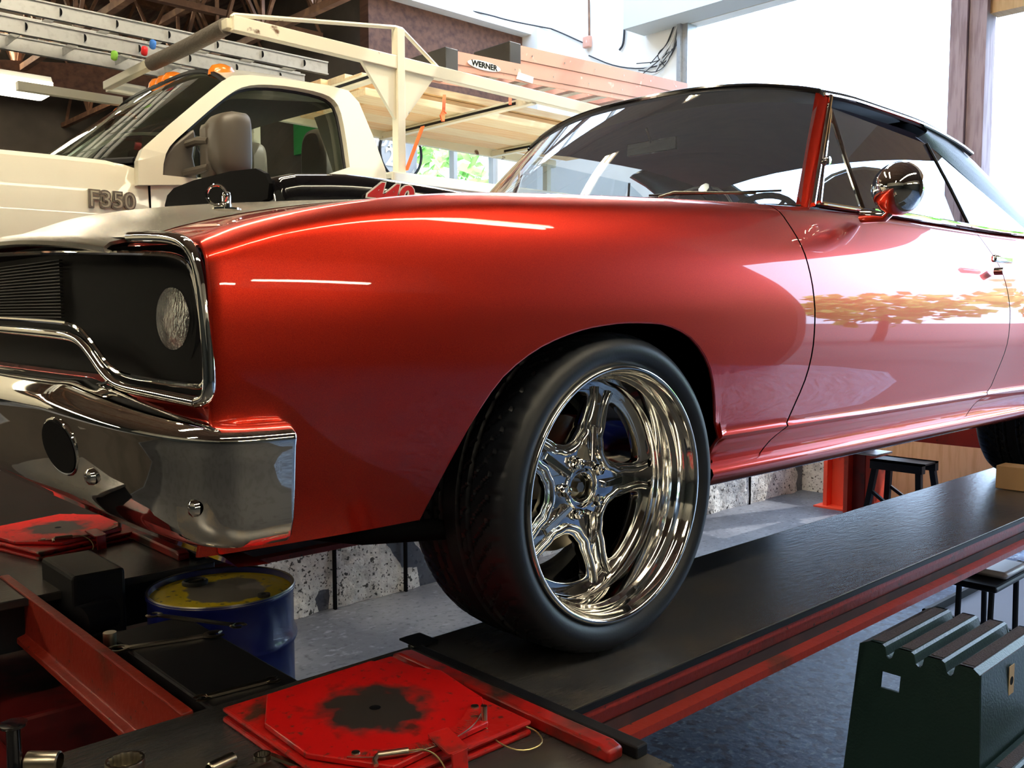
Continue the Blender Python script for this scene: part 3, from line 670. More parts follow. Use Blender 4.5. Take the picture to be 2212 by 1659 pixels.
B().box((2.85, .2, 1.74), (3.3, 2*YC-.2, 1.77)).build('parcel_shelf', 'seat', car, smooth=False)
B().tube([(1.22, YC, 2.12), (1.25, YC, 2.07)], .006, 6).box((1.245, YC-.11, 2.035), (1.262, YC+.11, 2.08)).build('interior_mirror', 'black', car, bevel=.004)
# steering linkage and frame seen behind the front wheel
B().tube([(-.62, .30, 1.07), (-.48, .22, 1.045), (-.32, .18, 1.035), (.0, .20, 1.04)], .022, 10).build('sway_bar', 'dark', car)
B().box((-.60, .55, .96), (-.52, .63, 1.10)).build('frame_bracket', 'dark', car, smooth=False)
B().bar((-.5, .45, 1.08), (.8, .45, 1.08), .08, .09).bar((-.5, 1.41, 1.08), (.8, 1.41, 1.08), .08, .09).build('frame_rail', 'dark', car, smooth=False)
B().bar((2.3, .62, 1.12), (3.9, .62, 1.12), .1, .2).bar((2.3, 1.24, 1.12), (3.9, 1.24, 1.12), .1, .2).build('rear_rail', 'dark', car, smooth=False)
# ------------------------------------------------------------------ wheels (modelled round their own axle, outer face towards -y)
TR = .335
def tyre():
    prof = [(.258, .016), (.266, .008), (.276, .000), (.290, -.006), (.304, -.004), (.315, .003), (.3225, .012), (.327, .022), (.3305, .034)]
    ys = np.linspace(.042, .248, 42); n = 432; g = B(); P = []
    full = [(r, y, 0) for r, y in prof]+[(.335-.004*abs((y-.145)/.103)**4, y, 1) for y in ys]+[(r, .29-y, 0) for r, y in prof[::-1]]+[(.20, .255, 0)]
    for r, y, tr in full:
        ring = []
        for k in range(n):
            rr = r; th = 2*PI*k/n
            if tr:
                for gy in (.088, .122, .168, .202):
                    if abs(y-gy) < .0048: rr -= .007
                d = abs(y-.145); ph = (k - (y*260 if y < .145 else (.29-y)*260)) % 9
                if d > .02 and ph < 1.2: rr -= .005
            elif y > .012 and r > .32 and (k % 9) < 1.2: rr -= .0025
            ring.append((rr*math.cos(th), y, rr*math.sin(th)))
        P.append(ring)
    return g.grid(P, False, True)
def make_wheel():
    root = bpy.data.objects.new('wheel', None)
    rim = [(.262, .016), (.2665, .010), (.2665, .003), (.262, -.002), (.257, -.001), (.2535, .006), (.2515, .016), (.247, .021), (.2445, .024), (.2435, .040), (.2415, .044), (.236, .048), (.234, .052), (.2325, .085), (.231, .090), (.2275, .094), (.2265, .106), (.2250, .118), (.2250, .14), (.221, .18), (.221, .27), (.25, .285)]
    r = B().lathe(rim, n=128, axis='y').build('wheel', 'satin', None, ang=60)
    holes = []
    half = [(0, .208), (.030, .206), (.062, .198), (.088, .184), (.082, .163), (.064, .141), (.047, .126), (.040, .115), (.029, .110), (.017, .102), (0, .099)]
    win = half+[(-a, b) for a, b in half[-2:0:-1]]
    def rot(p, a): return (p[0]*math.cos(a)-p[1]*math.sin(a), p[0]*math.sin(a)+p[1]*math.cos(a))
    wins = []
    for k in range(5):
        a = math.radians(36+72*k)-PI/2; wins.append([rot(p, a) for p in smooth_poly(win, True, 2)])
    outer = [(.2285*math.cos(t), .2285*math.sin(t)) for t in np.linspace(0, 2*PI, 129)[:-1]]
    bore = [(.038*math.cos(t), .034*math.sin(t)) for t in np.linspace(0, 2*PI, 49)[:-1]]
    V, F = shape2d(outer, wins+[bore], .009, .003)
    g = B().add([(x, .128+.012*max(0, 1-abs(math.hypot(x, y)-.0)/.07)*-1+z, y) for x, y, z in V], F)
    g.build('wheel_centre', 'satin', r, ang=35)
    # raised double ridge round each window
    for k in range(5):
        a = math.radians(36+72*k)-PI/2
        path = smooth_poly([(.108, .190), (.100, .170), (.079, .143), (.060, .124), (.053, .108), (.034, .100), (.020, .088), (-.020, .088), (-.034, .100), (-.053, .108), (-.060, .124), (-.079, .143), (-.100, .170), (-.108, .190)], False, 2)
        pts = [(*rot((p[0], p[1]), a),) for p in path]
        B().tube([(q[0], .113, q[1]) for q in pts], .0075, 10, flat=1.15).build('spoke_ridge', 'satin', r)
    for k in range(5):      # fins and lugs
        a = math.radians(72*k); c, s = math.cos(a), math.sin(a)
        P = lambda u, v, y: (u*c-v*s, y, u*s+v*c)
        V = [P(.056, -.009, .120), P(.056, .009, .120), P(.140, .012, .122), P(.140, -.012, .122), P(.058, -.006, .094), P(.058, .006, .094), P(.134, .008, .110), P(.134, -.008, .110)]
        B().add(V, [(0,1,2,3),(7,6,5,4),(0,4,5,1),(1,5,6,2),(2,6,7,3),(3,7,4,0)]).build('fin', 'satin', r, smooth=False, bevel=.002)
        b = math.radians(36+72*k); cx, cz = .056*math.cos(b), .056*math.sin(b)
        lg = B().lathe([(.0165, .122), (.0165, .114), (.0150, .110), (.0135, .110), (.0130, .106)], (cx, 0, cz), 24, 'y')
        lg.lathe([(.0125, .109), (.0112, .097), (.0090, .093), (.0062, .092), (.0055, .100), (0, .101)], (cx, 0, cz), 6, 'y')
        lg.build('lug_nut', 'chrome', r, ang=30)
    B().lathe([(.050, .120), (.050, .108), (.047, .104), (.0425, .104), (.0405, .108), (.0395, .155), (0, .155)], n=64, axis='y').build('hub_ring', 'satin', r, ang=40)
    B().lathe([(.022, .155), (.022, .132), (.018, .128), (0, .128)], n=40, axis='y').lathe([(.012, .130), (.012, .114), (0, .114)], n=6, axis='y').build('hub_cap', 'steel', r, ang=30)
    B().tube([(-.02, .03, -.236), (-.018, .015, -.222), (-.016, .008, -.214)], [.006, .006, .005], 8).build('valve_stem', 'satinblack', r, xf=Matrix.Rotation(math.radians(-20), 4, 'Y'))
    B().lathe([(.150, .185), (.150, .205), (.05, .205), (.05, .185), (.150, .185)], n=64, axis='y').build('brake_disc', 'steel', r, ang=30)
    tyre().build('tyre', 'rubber', r, ang=32)
    bpy.data.objects.remove(root); return r
w0 = make_wheel()
for i, (x, y, flip) in enumerate(((0, 0, 0), (2.95, 0, 0), (0, 2*YC, 1), (2.95, 2*YC, 1))):
    w = w0 if i == 0 else copy_tree(w0)
    w.parent = car; w.matrix_parent_inverse = Matrix.Translation(-car.location)
    w.location = (x, y, .75+TR); w.rotation_euler = (0, math.radians(6) if i == 0 else i*.7, PI if flip else 0)
w0.rotation_euler = (0, 0, 0)
cal = B().prism([(.03, .09), (.07, .145), (.12, .13), (.125, .06), (.08, .03)], .165, .24, 'y').build('brake_caliper', 'lift', w0, bevel=.01)
# ------------------------------------------------------------------ alignment lift
lift = thing('alignment_lift', 'orange-red drive-on alignment lift with two long oily steel runways under the red car', 'vehicle lift', (2, .93, 0))
M['barpaint'] = mat('worn_bar_paint', (.38, .008, .006), .38, 0, .1, noise=[(5, .46, .56, (.03, .015, .012), 6), (55, .60, .70, (.10, .03, .02), 4)])
M['basepaint'] = mat('grimy_dark_red_paint', (.16, .008, .008), .5, noise=[(7, .5, .7, (.03, .01, .01), 6)])
M['darkband'] = mat('dark_brown_band', (.03, .012, .012), .7, noise=[(12, .5, .7, (.06, .02, .015))])
def runway(y0, y1):
    yn = y0
    r = B().box((-.285, y0, .738), (4.9, y1, .750)).build('runway', 'deck', lift, smooth=False, bevel=.002)
    B().box((-.285, y1-.03, .7501), (-.23, y1+.035, .7545)).build('mat_corner', 'satinblack', r, smooth=False)
    for y, s in ((y0, 1), (y1, -1)):
        P = [(y, .738), (y, .722), (y+.020*s, .719), (y+.024*s, .715), (y+.024*s, .668), (y+.020*s, .660), (y-.006*s, .655), (y-.006*s, .637), (y+.05*s, .634), (y+.05*s, .738)]
        B().prism(P, -.285, 4.9, 'x').build('side_rail', 'lift', r, smooth=False)
        B().box((-.285, min(y+.019*s, y+.026*s), .660), (4.9, max(y+.019*s, y+.026*s), .684)).build('rail_dark_band', 'darkband', r, smooth=False)  # dark brown strip along the lower part of the web
        B().box((-.285, min(y, y-.004*s), .736), (4.9, max(y, y-.004*s), .7485)).build('edge_strip', 'satinblack', r, smooth=False)
    # lower front pan that holds the turn plate
    B().box((-1.75, y0-.24, .722), (-.285, y1+.005, .744)).build('turn_plate_pan', 'deck', lift, smooth=False, bevel=.003)
    B().box((-1.75, y0-.20, .60), (-.30, y1-.03, .722)).build('pan_frame', 'satinblack', lift, smooth=False)
    # red stop bar across the runway
    g = B().prism([(y0-.17, .744), (y1-.045, .744), (y1-.045, .762), (y1-.07, .770), (y0-.15, .770), (y0-.17, .764)], -.362, -.327, 'x')
    g.build('stop_bar', 'barpaint', lift, bevel=.005)
    B().box((-.318, y0-.19, .744), (-.290, y1-.05, .765)).build('bar_edge', 'satinblack', lift, smooth=False, bevel=.003)
    return r
runway(-.115, .345)
runway(1.515, 1.975)
# front cross member: channel with web and lower flange
P = [(-.783, .750), (-.783, .744), (-.777, .742), (-.777, .640), (-.797, .634), (-.797, .618), (-.760, .618), (-.760, .750)]
B().prism(P, .345, 1.515, 'y').build('cross_member', 'lift', lift, smooth=False, bevel=.003)
B().prism([(4.7, .74), (4.85, .74), (4.85, .60), (4.7, .60)], .345, 1.515, 'y').build('cross_member', 'lift', lift, smooth=False, bevel=.003)
for x in (-1.5, 4.6):
    for y in (.08, 1.78): B().box((x, y-.07, 0), (x+.14, y+.07, .70)).build('leg', 'lift', lift, smooth=False, bevel=.005)

B().box((-1.30, .42, .10), (-.86, 1.30, .42)).build('base_frame', 'basepaint', lift, smooth=False, bevel=.01)
B().box((-1.9, 1.25, .02), (-.15, 1.80, .45)).build('base_beam', 'basepaint', lift, smooth=False, bevel=.01)
# red turn plates
def turn_plate(label, grp='turn plates'):
    t = thing('turn_plate', label, 'turn plate', (0, 0, 0))
    b = B().box((-.18, -.200, 0), (.18, .205, .010)).box((-.18, -.200, .018), (.18, .205, .026)).box((-.168, -.19, .010), (.168, .19, .018)).build('base_plate', 'redpaint', t, smooth=False, bevel=.004)
    oc = [(-.176, -.066), (-.172, .077), (-.112, .182), (.121, .190), (.192, .055), (.168, -.095), (.109, -.178), (-.10, -.195)]
    o = B().prism([(a[0]*.97, a[1]*.97) for a in oc], .028, .038, 'z').build('octagonal_plate', 'plate', t, bevel=.002)
    B().lathe([(0, .0385), (.008, .0388), (.010, .038)], (0, 0, 0), 20).build('centre_hole', 'dark', o)
    # curved scale
    P = []
    for a in np.linspace(math.radians(-139), math.radians(-40), 30): P.append([(.156*math.cos(a), .160*math.sin(a), .0385), (.156*math.cos(a), .160*math.sin(a), .041), (.180*math.cos(a), .188*math.sin(a), .041), (.180*math.cos(a), .188*math.sin(a), .0385)])
    s = B().grid(P, False, True).build('angle_scale', 'redpaint', t)
    B().tube([(p[2][0], p[2][1], .0415) for p in P], .0010, 5).build('worn_edge', 'steel', s)
    g = B()
    for a in np.linspace(math.radians(-130), math.radians(-50), 41):
        r1 = .176; r0 = .168 if round(math.degrees(a)) % 10 < 8 else .163
        g.bar((r0*math.cos(a), r0*1.035*math.sin(a), .0413), (r1*math.cos(a), r1*1.035*math.sin(a), .0413), .0008, .0006)
    g.build('scale_marks', 'steel', s, smooth=False)
    for a in (-135, -44): B().lathe([(.007, .041), (.0065, .0435), (0, .0445)], (.169*math.cos(math.radians(a)), .173*math.sin(math.radians(a)), 0), 16).build('scale_rivet', 'steel', s)
    B().bar((.006, -.165, .050), (.000, -.225, .040), .038, .005).bar((.000, -.225, .042), (.000, -.229, .0), .030, .004).build('pointer_bracket', 'redpaint', t, smooth=False, bevel=.001)
    for (x, y, z), d, cb in (((.105, -.163, .030), (0, 0, 1), [(.105, -.163, .030), (.10, -.195, .014), (.115, -.24, .006), (.16, -.25, .008), (.18, -.215, .012), (.165, -.19, .02)]),
                         ((-.105, -.160, .047), (.93, -.45, .0), [(-.063, -.180, .047), (-.04, -.19, .046), (-.025, -.205, .035), (-.03, -.235, .02), (-.05, -.26, .015)])):
        p = B().tube([(x, y, z), (x+d[0]*.045, y+d[1]*.045, z+d[2]*.032)], .0055, 10).build('lock_pin', 'steel', t)
        if d[2] == 0: B().tube([(x, y, z), (x-.010, y-.006, z-.002), (x-.013, y-.015, z-.006)], .004, 8).build('pin_hook', 'steel', p)
        B().tube([tuple(q) for q in smooth_poly(cb, False, 2)], .0014, 6).build('pin_cable', 'brass', p)
    return t
def rub(m, off, s0, s1, amp, nsc, col):
    # worn patch round the middle of a round or octagonal plate
    nt = m.node_tree; N = nt.nodes; L = nt.links; b = N['Principled BSDF']; src = b.inputs['Base Color'].links[0].from_socket
    tc = N.new('ShaderNodeTexCoord'); ln = N.new('ShaderNodeVectorMath'); ln.operation = 'LENGTH'; mp = N.new('ShaderNodeMapping'); mp.inputs['Scale'].default_value = (1, 1, 0); mp.inputs['Location'].default_value = (-off[0], -off[1], 0)
    L.new(tc.outputs['Object'], mp.inputs[0]); L.new(mp.outputs[0], ln.inputs[0])
    nz = N.new('ShaderNodeTexNoise'); nz.inputs['Scale'].default_value = nsc; nz.inputs['Detail'].default_value = 8; L.new(mp.outputs[0], nz.inputs['Vector'])
    ad = N.new('ShaderNodeMath'); ad.operation = 'MULTIPLY_ADD'; ad.inputs[1].default_value = amp; L.new(nz.outputs[0], ad.inputs[0]); L.new(ln.outputs['Value'], ad.inputs[2])
    mr_ = N.new('ShaderNodeMapRange'); mr_.inputs[1].default_value = s0; mr_.inputs[2].default_value = s1; L.new(ad.outputs[0], mr_.inputs[0])
    mx = N.new('ShaderNodeMix'); mx.data_type = 'RGBA'; mx.inputs[6].default_value = (*col, 1); L.new(mr_.outputs[0], mx.inputs[0]); L.new(src, mx.inputs[7]); L.new(mx.outputs[2], b.inputs['Base Color'])
M['plate'] = mat('worn_turn_plate_paint', (.55, .006, .006), .36, 0, .15, noise=[(14, .60, .70, (.10, .015, .01), 6), (60, .62, .72, (.12, .03, .02), 4)])
rub(M['plate'], (0, 0), .140, .180, .14, 22, (.035, .028, .025))
rub(M['drumlid'], (-.352, 1.055), .140, .150, .08, 16, (.22, .19, .15))
tp = turn_plate('worn red octagonal turn plate with black rubbed centre in the near foreground')
tp.location = (-.560, .071, .7445)
tp2 = copy_tree(tp); tp2.location = (-.53, 1.86, .744); tp2.rotation_euler = (0, 0, .25)
tag(tp2, 'faded red turn plate under the left end of the chrome bumper')
# ------------------------------------------------------------------ cream pickup on the upper floor behind the car
TC = 4.15; TY = 3.2
truck = thing('pickup_truck', 'cream white pickup truck with grey towing mirror and steel ladder rack behind the red car', 'pickup truck', (1, TC, .85))
def tk(px, py, y0=TY):
    z = 2.2
    for _ in range(8): p = at(px, py, y=y0+max(0, z-2.2)*.22); z = p[2]
    return (p[0], p[2])
ysh = lambda z: TY+max(0, z-2.2)*.22
outer = [tk(*q) for q in ((296, 345), (300, 326), (350, 283), (420, 224), (470, 184), (492, 172), (530, 170), (600, 177), (700, 192), (742, 203), (765, 228), (795, 300), (822, 372), (824, 395))]
wino = [tk(*q) for q in ((342, 392), (345, 345), (362, 318), (400, 284), (450, 240), (492, 207), (520, 194), (560, 190), (620, 195), (680, 207), (708, 219), (724, 240), (735, 290), (748, 392))]
V, F = shape2d([tk(290, 402), tk(290, 350)]+outer[1:-1]+[tk(825, 402)], [smooth_poly(wino, True, 1)], .0, 0)
low = [(-2.45, 1.35), (-2.48, 1.75), (-2.42, 2.02), (-2.30, 2.11), (-1.2, 2.145), (-.4, 2.15), (.0, 2.155), (.12, 2.15), (outer[0][0]-.02, outer[0][1]), outer[0], outer[-1], (outer[-1][0]+.02, 1.35)]
for sgn in (1, -1):
    f = lambda y: TC+(y-TC)*sgn
    B().add([(x, f(ysh(y)), y) for x, y, z in V], F).build('cab_side', 'truck', truck, smooth=False, solid=.05)
    # fender and door sides with a shoulder line
    lows = sorted(set([q[0] for q in low[2:8]])); P = []
    zbelt = tk(500, 391)[1]
    topz = pchip([-2.45, -2.30, -1.2, -.4, .12, outer[0][0]-.02, outer[0][0]+.06, 1.9], [1.98, 2.10, 2.145, 2.155, 2.16, 2.135, zbelt, zbelt])
    for x in np.linspace(-2.45, outer[-1][0], 120):
        t = topz(x); d = .03 if x < .2 else 0
        P.append([(x, f(TY+.03), 1.3), (x, f(TY+.0), 1.45), (x, f(TY-.012), 1.70), (x, f(TY-.02), 1.90), (x, f(TY-.012), t-.16), (x, f(TY-.004), t-.08), (x, f(TY+.0+d*.3), t-.02), (x, f(TY+d), t)])
    B().grid(P).build('body_side', 'truck', truck, ang=25)

    w = [(x, f(ysh(z)+.02), z) for x, z in wino]
    B().add(w, [tuple(range(len(w)))]).build('side_window', 'truckglass', truck, smooth=False)
    B().tube([(x, f(ysh(z)-.002), z) for x, z in smooth_poly(wino, False, 1)], .011, 6).build('window_seal', 'satinblack', truck)
xb = outer[0][0]
# bonnet and cowl
def th(x, s): return topz(x)+.075*(1-abs(s)**2.2)
P = [[(x, TC+s*(TC-TY-.03), th(x, s)) for x in list(np.linspace(-2.46, .10, 24))+[.16]] for s in np.linspace(-1, 1, 25)]
B().grid(P).build('hood', 'truck', truck, ang=50)
B().grid([[(-2.46, TC+s*.9, z) for z in (1.3, 1.7, 2.0)] for s in (-1, 0, 1)]).build('truck_grille', 'chrome', truck)
hx = outer[5]
P = []
for s in np.linspace(-1, 1, 25):
    a = s*s; r = []
    for t in np.linspace(0, 1, 8):
        r.append((lerp(lerp(-.02, xb+.01, a), hx[0]-.01, t), TC+s*lerp(TC-TY-.05, TC-ysh(hx[1])-.01, t), lerp(2.175, hx[1]-.01+.13*(1-s**4), t)))
    P.append(r)
ws = B().grid(P).build('windshield', 'truckglass', truck)
B().tube([r[0] for r in P], .02, 6).build('cowl_seal', 'satinblack', truck)
B().tube(P[0], .012, 6).build('windshield_seal', 'satinblack', truck); B().tube([r[-1] for r in P], .014, 6).build('windshield_seal', 'satinblack', truck)
rx_ = [q[0] for q in outer[5:11]]; rz_ = [q[1] for q in outer[5:11]]; rzf = pchip(rx_, rz_)
P = [[(x, TC+s*(TC-ysh(rzf(x))), rzf(x)+(.13 if x < 1.2 else lerp(.13, .06, min((x-1.2)/.6, 1)))*(1-s**4)) for x in np.linspace(rx_[0], rx_[-1], 12)] for s in np.linspace(-1, 1, 21)]
B().grid(P).build('cab_roof', 'truck', truck, solid=.03)
bk = outer[-3:]
B().grid([[(q[0], TC+s*(TC-ysh(q[1])-.01), q[1]) for q in outer[10:]] for s in (-1, -.5)]).grid([[(q[0], TC+s*(TC-ysh(q[1])-.01), q[1]) for q in outer[10:]] for s in (.5, 1)]).build('cab_back', 'truck', truck)
# roof clearance lamps
for s_ in (-.86, -.12, 0, .12, .86):
    yy = TC+s_*.8; x_ = hx[0]+.05; zz = rzf(x_)+.13*(1-s_**4)
    B().lathe([(.062, -.02), (.060, .005), (.045, .032), (.02, .044), (0, .046)], (0, 0, 0), 16).build('roof_lamp', 'amber', truck, xf=Matrix.Translation(Vector((x_, yy, zz))) @ Matrix.Diagonal((1.25, .9, 1, 1)))
# seams, badge
B().bar((xb+.05, TY-.022, 1.4), (xb+.05, TY-.006, 2.13), .008, .012).bar((tk(783, 372)[0], TY-.0, 2.2), (tk(748, 206)[0], ysh(tk(748, 206)[1])-.003, tk(748, 206)[1]), .008, .008).build('panel_seam', 'dark', truck, smooth=False)
q = at(243, 434, y=TY-.03)
bd = text('badge', 'F350', .105, 'badge', truck, (q[0], TY-.024, q[2]), rx, .006, .006, 0, sx=1.02)
text('badge_face', 'F350', .105, 'steel', bd, (q[0], TY-.0325, q[2]), rx, .001, -.001, 0, sx=1.02)
# towing mirror: sail, arms, head
sail = [tk(*q) for q in ((345, 390), (347, 345), (366, 316), (408, 282), (414, 300), (412, 340), (424, 392))]
sl = B().prism(sail, TY-.03, TY+.03, 'y').build('mirror_sail', 'plastic', truck, bevel=.01)
a, b = at(405, 312, y=3.16), at(452, 305, y=2.98); B().tube([a, lerp(a, b, .5)+np.array([0, 0, .01]), b], .020, 8).build('mirror_arm', 'plastic', sl)
a, b = at(400, 374, y=3.16), at(452, 362, y=2.98); B().tube([a, b], .020, 8).build('mirror_arm', 'plastic', sl)
c = at(493, 318, y=2.97); g = B(); P = []
hw, hh = .085, .158
for d, k in ((-.10, .0), (-.098, .45), (-.085, .72), (-.055, .92), (-.01, 1.0), (.05, 1.0), (.06, .96), (.062, .86), (.055, .84), (.055, 0)):
    ring = []
    for t in np.linspace(0, 2*PI, 33)[:-1]:
        ct, st_ = math.cos(t), math.sin(t); e = .45
        ring.append((c[0]+d, c[1]+k*hw*1.5*math.copysign(abs(ct)**e, ct), c[2]+k*hh*math.copysign(abs(st_)**e, st_)))
    P.append(ring)
g.grid(P, False, True).build('mirror_head', 'plastic', truck, ang=60)
c2 = at(462, 318, y=3.02); B().box((c2[0]-.055, c2[1]-.06, c2[2]-.16), (c2[0]+.03, c2[1]+.06, c2[2]+.11)).build('mirror_bracket', 'plastic', truck, bevel=.03)
# cab inside
for px, py, y in ((692, 330, 3.85), (540, 352, 4.7)):
    q = at(px, py, y=y); hr = B().prism(smooth_poly([(-.13, -.25), (-.14, .02), (-.10, .12), (0, .145), (.10, .12), (.14, .02), (.13, -.25)], True, 2), -.07, .07, 'x').build('headrest', 'leather', truck, bevel=.03, xf=Matrix.Translation(Vector(q)))
q = at(692, 330, y=3.85)
B().box((q[0]-.12, TY+.15, 1.5), (q[0]+.1, 2*TC-TY-.15, 2.10)).build('seat_back', 'plastic', truck, bevel=.04)
B().grid([[(x, TC+s*.78, rzf(x)-.06-.03*math.sin(3*x+s)) for x in np.linspace(rx_[0]+.05, rx_[-1]-.05, 10)] for s in np.linspace(-1, 1, 9)]).build('headliner', 'truckliner', truck)
B().box((.28, TY+.08, 2.0), (.62, 2*TC-TY-.08, 2.20)).build('dashboard', 'plastic', truck, bevel=.04)
# flat bed
xa = outer[-1][0]+.06
B().box((xa, TY-.02, 1.95), (5.0, 2*TC-TY+.02, 2.24)).box((xa, TY-.03, 2.20), (5.0, TY+.06, 2.27)).build('truck_bed', 'truck', truck, smooth=False, bevel=.01)
for x in (-1.6, 3.6):
    for y in (TY+.03, 2*TC-TY-.30): 
        w = B().lathe([(.2, 0), (.38, .01), (.41, .05), (.41, .23), (.38, .27), (.2, .28)], (x, y, 1.26), 32, 'y').build('wheel', 'rubber', truck)
        B().lathe([(0, .02), (.21, .02), (.215, 0)], (x, y, 1.26), 24, 'y').build('wheel_disc', 'steel', w)
B().box((-2.3, TC-.5, 1.25), (4.9, TC+.5, 1.5)).build('chassis', 'dark', truck, smooth=False)
# ladder rack welded from cream painted tube
RY = 3.25; RF = 5.0; RZ = 2.915
rk_ = B().bar((.785, RY, RZ), (4.9, RY, RZ-.05), .05, .075).build('ladder_rack', 'rack', truck, smooth=False, bevel=.004)
B().bar((.785, RF, RZ), (4.9, RF, RZ-.05), .05, .07).build('rack_rail', 'rack', rk_, smooth=False, bevel=.004)
for x in (1.818, 4.8):
    for y in (RY, RF):
        B().bar((x, y, 2.2), (x, y, 3.10 if x < 2 else 2.9), .055, .058).build('rack_post', 'rack', rk_, smooth=False, bevel=.004)
for s in (-1, 1):
    B().prism([(1.818+s*.03, 2.87), (1.818+s*.26, 2.87), (1.818+s*.03, 2.58)], RY-.012, RY+.012, 'y').build('gusset', 'rack', rk_, smooth=False)
B().tube([(.785, RY, RZ+.03), (.80, RY, 2.96), (1.80, RY, 3.105), (1.84, RY, 3.105), (2.12, RY, 2.925)], .012, 8).build('guard_rod', 'rack', rk_)
for x in (.785, 1.80, 2.92, 4.1):
    cb_ = B().bar((x, RY, RZ-.05 if x > 1 else RZ), (x, RF, RZ-.05 if x > 1 else RZ), .05, .05).build('cross_bar', 'rack', rk_, smooth=False, bevel=.004)
    if x < 1:
        B().tube([(x, RY+.06, RZ), (x+.003, RY+.5, RZ-.004), (x, RY+1.02, RZ)], .042, 12).build('foam_sleeve', 'foam', cb_)
    else:
        B().bar((x-.026, RY+.15, RZ-.05), (x-.026, RF-.2, RZ-.05), .004, .018).build('rubber_strip', 'satinblack', cb_, smooth=False)
B().bar((.20, RF-.2, RZ-.13), (.80, RF-.2, RZ-.13), .05, .05).build('front_hoop', 'rack', rk_, smooth=False)

# ladders and boards on the rack
def D(c, r, n=12): return [(c[0]+r*math.sin(t)*.55, c[1]+r*math.cos(t)) for t in np.linspace(0, PI, n)]
al = thing('extension_ladder', 'silver aluminium extension ladder with D shaped rung ends lying on the truck rack', 'ladder', (1, 4.55, RZ+.03))
zb = RZ+.045
for k, (z0, dx) in enumerate(((zb, 0), (zb+.115, .18))):
    for y in (4.35, 4.72):
        r = B().prism([(-1.6+dx, z0), (1.84+dx, z0), (1.84+dx, z0+.085), (-1.6+dx, z0+.085)], y-.012, y, 'y').box((-1.6+dx, y-.022, z0-.0), (1.84+dx, y+.01, z0+.008)).box((-1.6+dx, y-.022, z0+.078), (1.84+dx, y+.01, z0+.086)).build('side_rail', 'alu', al, smooth=False)
    for i in range(11):
        x = -1.4+.305*i+dx
        rg = B().prism(D((x, z0+.043), .024), 4.33, 4.73, 'y').build('rung', 'alu', al)
        B().prism(D((x, z0+.043), .021), 4.322, 4.3295, 'y').build('rung_hole', 'dark', rg)
def fladder(name, p0, p1, y, lab, h=.125, t=0):
    l = thing(name, lab, 'ladder', ((p0[0]+p1[0])/2, y+.2, p0[2]))
    x0, x1, z0, z1 = p0[0], p1[0], p0[2], p1[2]
    for yy in (y, y+.36):
        B().prism([(x0, z0), (x1, z1), (x1, z1+h*.9), (x0, z0+h)], yy, yy+.012, 'y').build('side_rail', 'fibre', l, smooth=False)
        B().prism([(x0, z0+h*.30), (x1, z1+h*.28), (x1, z1+h*.30), (x0, z0+h*.32)], yy-.004, yy, 'y').build('rail_groove', 'steelbrown', l, smooth=False)
    B().prism([(x0-.06, z0-.01), (x0+.05, z0-.01), (x0+.05, z0+h+.01), (x0-.06, z0+h+.01)], y-.012, y+.38, 'y').build('end_cap', 'grey', l, smooth=False, bevel=.006)
    n = 8
    for i in range(n):
        q = (i+.6)/n; B().box((lerp(x0, x1, q)-.035, y+.013, lerp(z0, z1, q)+.02), (lerp(x0, x1, q)+.035, y+.37, lerp(z0, z1, q)+.04)).build('step', 'alu', l, smooth=False)
    for i in range(6):
        q = (i+.5)/6; B().lathe([(.007, -.004), (0, -.005)], (lerp(x0, x1, q), y-.0, lerp(z0, z1, q)+h*.6), 8, 'y').build('rivet', 'steel', l)
    return l
yA = 3.62
A0, A1 = at(975, 152, y=yA), at(1560, 262, y=yA)
A0[2] = 2.945; A1[2] = 2.945
A0[2] = at(975, 150, y=yA)[2]; A1[2] = at(1440, 232, y=yA)[2]; A1[0] = at(1440, 232, y=yA)[0]
la = fladder('fibreglass_ladder', A0, A1, yA, 'orange fibreglass stepladder with oval maker sticker, lower one on the truck rack')
yB = 3.68
B0, B1 = at(1112, 142, y=yB), at(1485, 215, y=yB)
lb = fladder('fibreglass_ladder', B0, B1, yB, 'orange fibreglass stepladder stacked behind and above its twin on the truck rack', h=.150)
q = at(1047, 142, y=yA-.01)
st_ = B().prism([(q[0]+.15*math.cos(t)*(1.0), q[2]+.030*math.sin(t)) for t in np.linspace(0, 2*PI, 25)[:-1]], yA-.008, yA-.004, 'y').build('maker_sticker', 'signwhite', la)
text('sticker_lettering', 'WERNER', .052, 'dark', st_, (q[0], yA-.0095, q[2]), rx, .0005, .0015, 0, sx=1.1)
B().prism([(q[0]+.30+a, q[2]-.035+b) for a, b in ((0, 0), (.16, -.006), (.17, .04), (.02, .05))], yA-.006, yA-.003, 'y').build('paint_patch', 'signwhite', la, smooth=False)
# boards
bn = []
for lay, (y0, n_) in enumerate(((3.98, 4), (4.06, 4), (4.02, 3), (4.3, 2))):
    for k in range(n_): bn.append((lay, y0+k*.232))
names = ['nearest the cab door', 'second from the near side', 'third from the near side', 'furthest from the car']
lays = ['in the bottom layer', 'in the second layer', 'in the third layer', 'in the top layer']
for i, (lay, y) in enumerate(bn):
    zz = RZ-.024+.052*lay; k = sum(1 for b_ in bn[:i] if b_[0] == lay)
    o = B().box((2.08+.05*((i*7) % 4), y, zz), (5.35-.13*((i*5) % 4), y+.225, zz+.05)).build('board', 'lumber' if (i+lay) % 2 else 'lumber2', None, smooth=False, bevel=.004)
    tag(o, '%s pine board %s of the rack load, %s' % ('orange-tinted' if (i+lay) % 2 else 'pale', lays[lay], names[k]), 'board', 'pine boards on the truck rack')
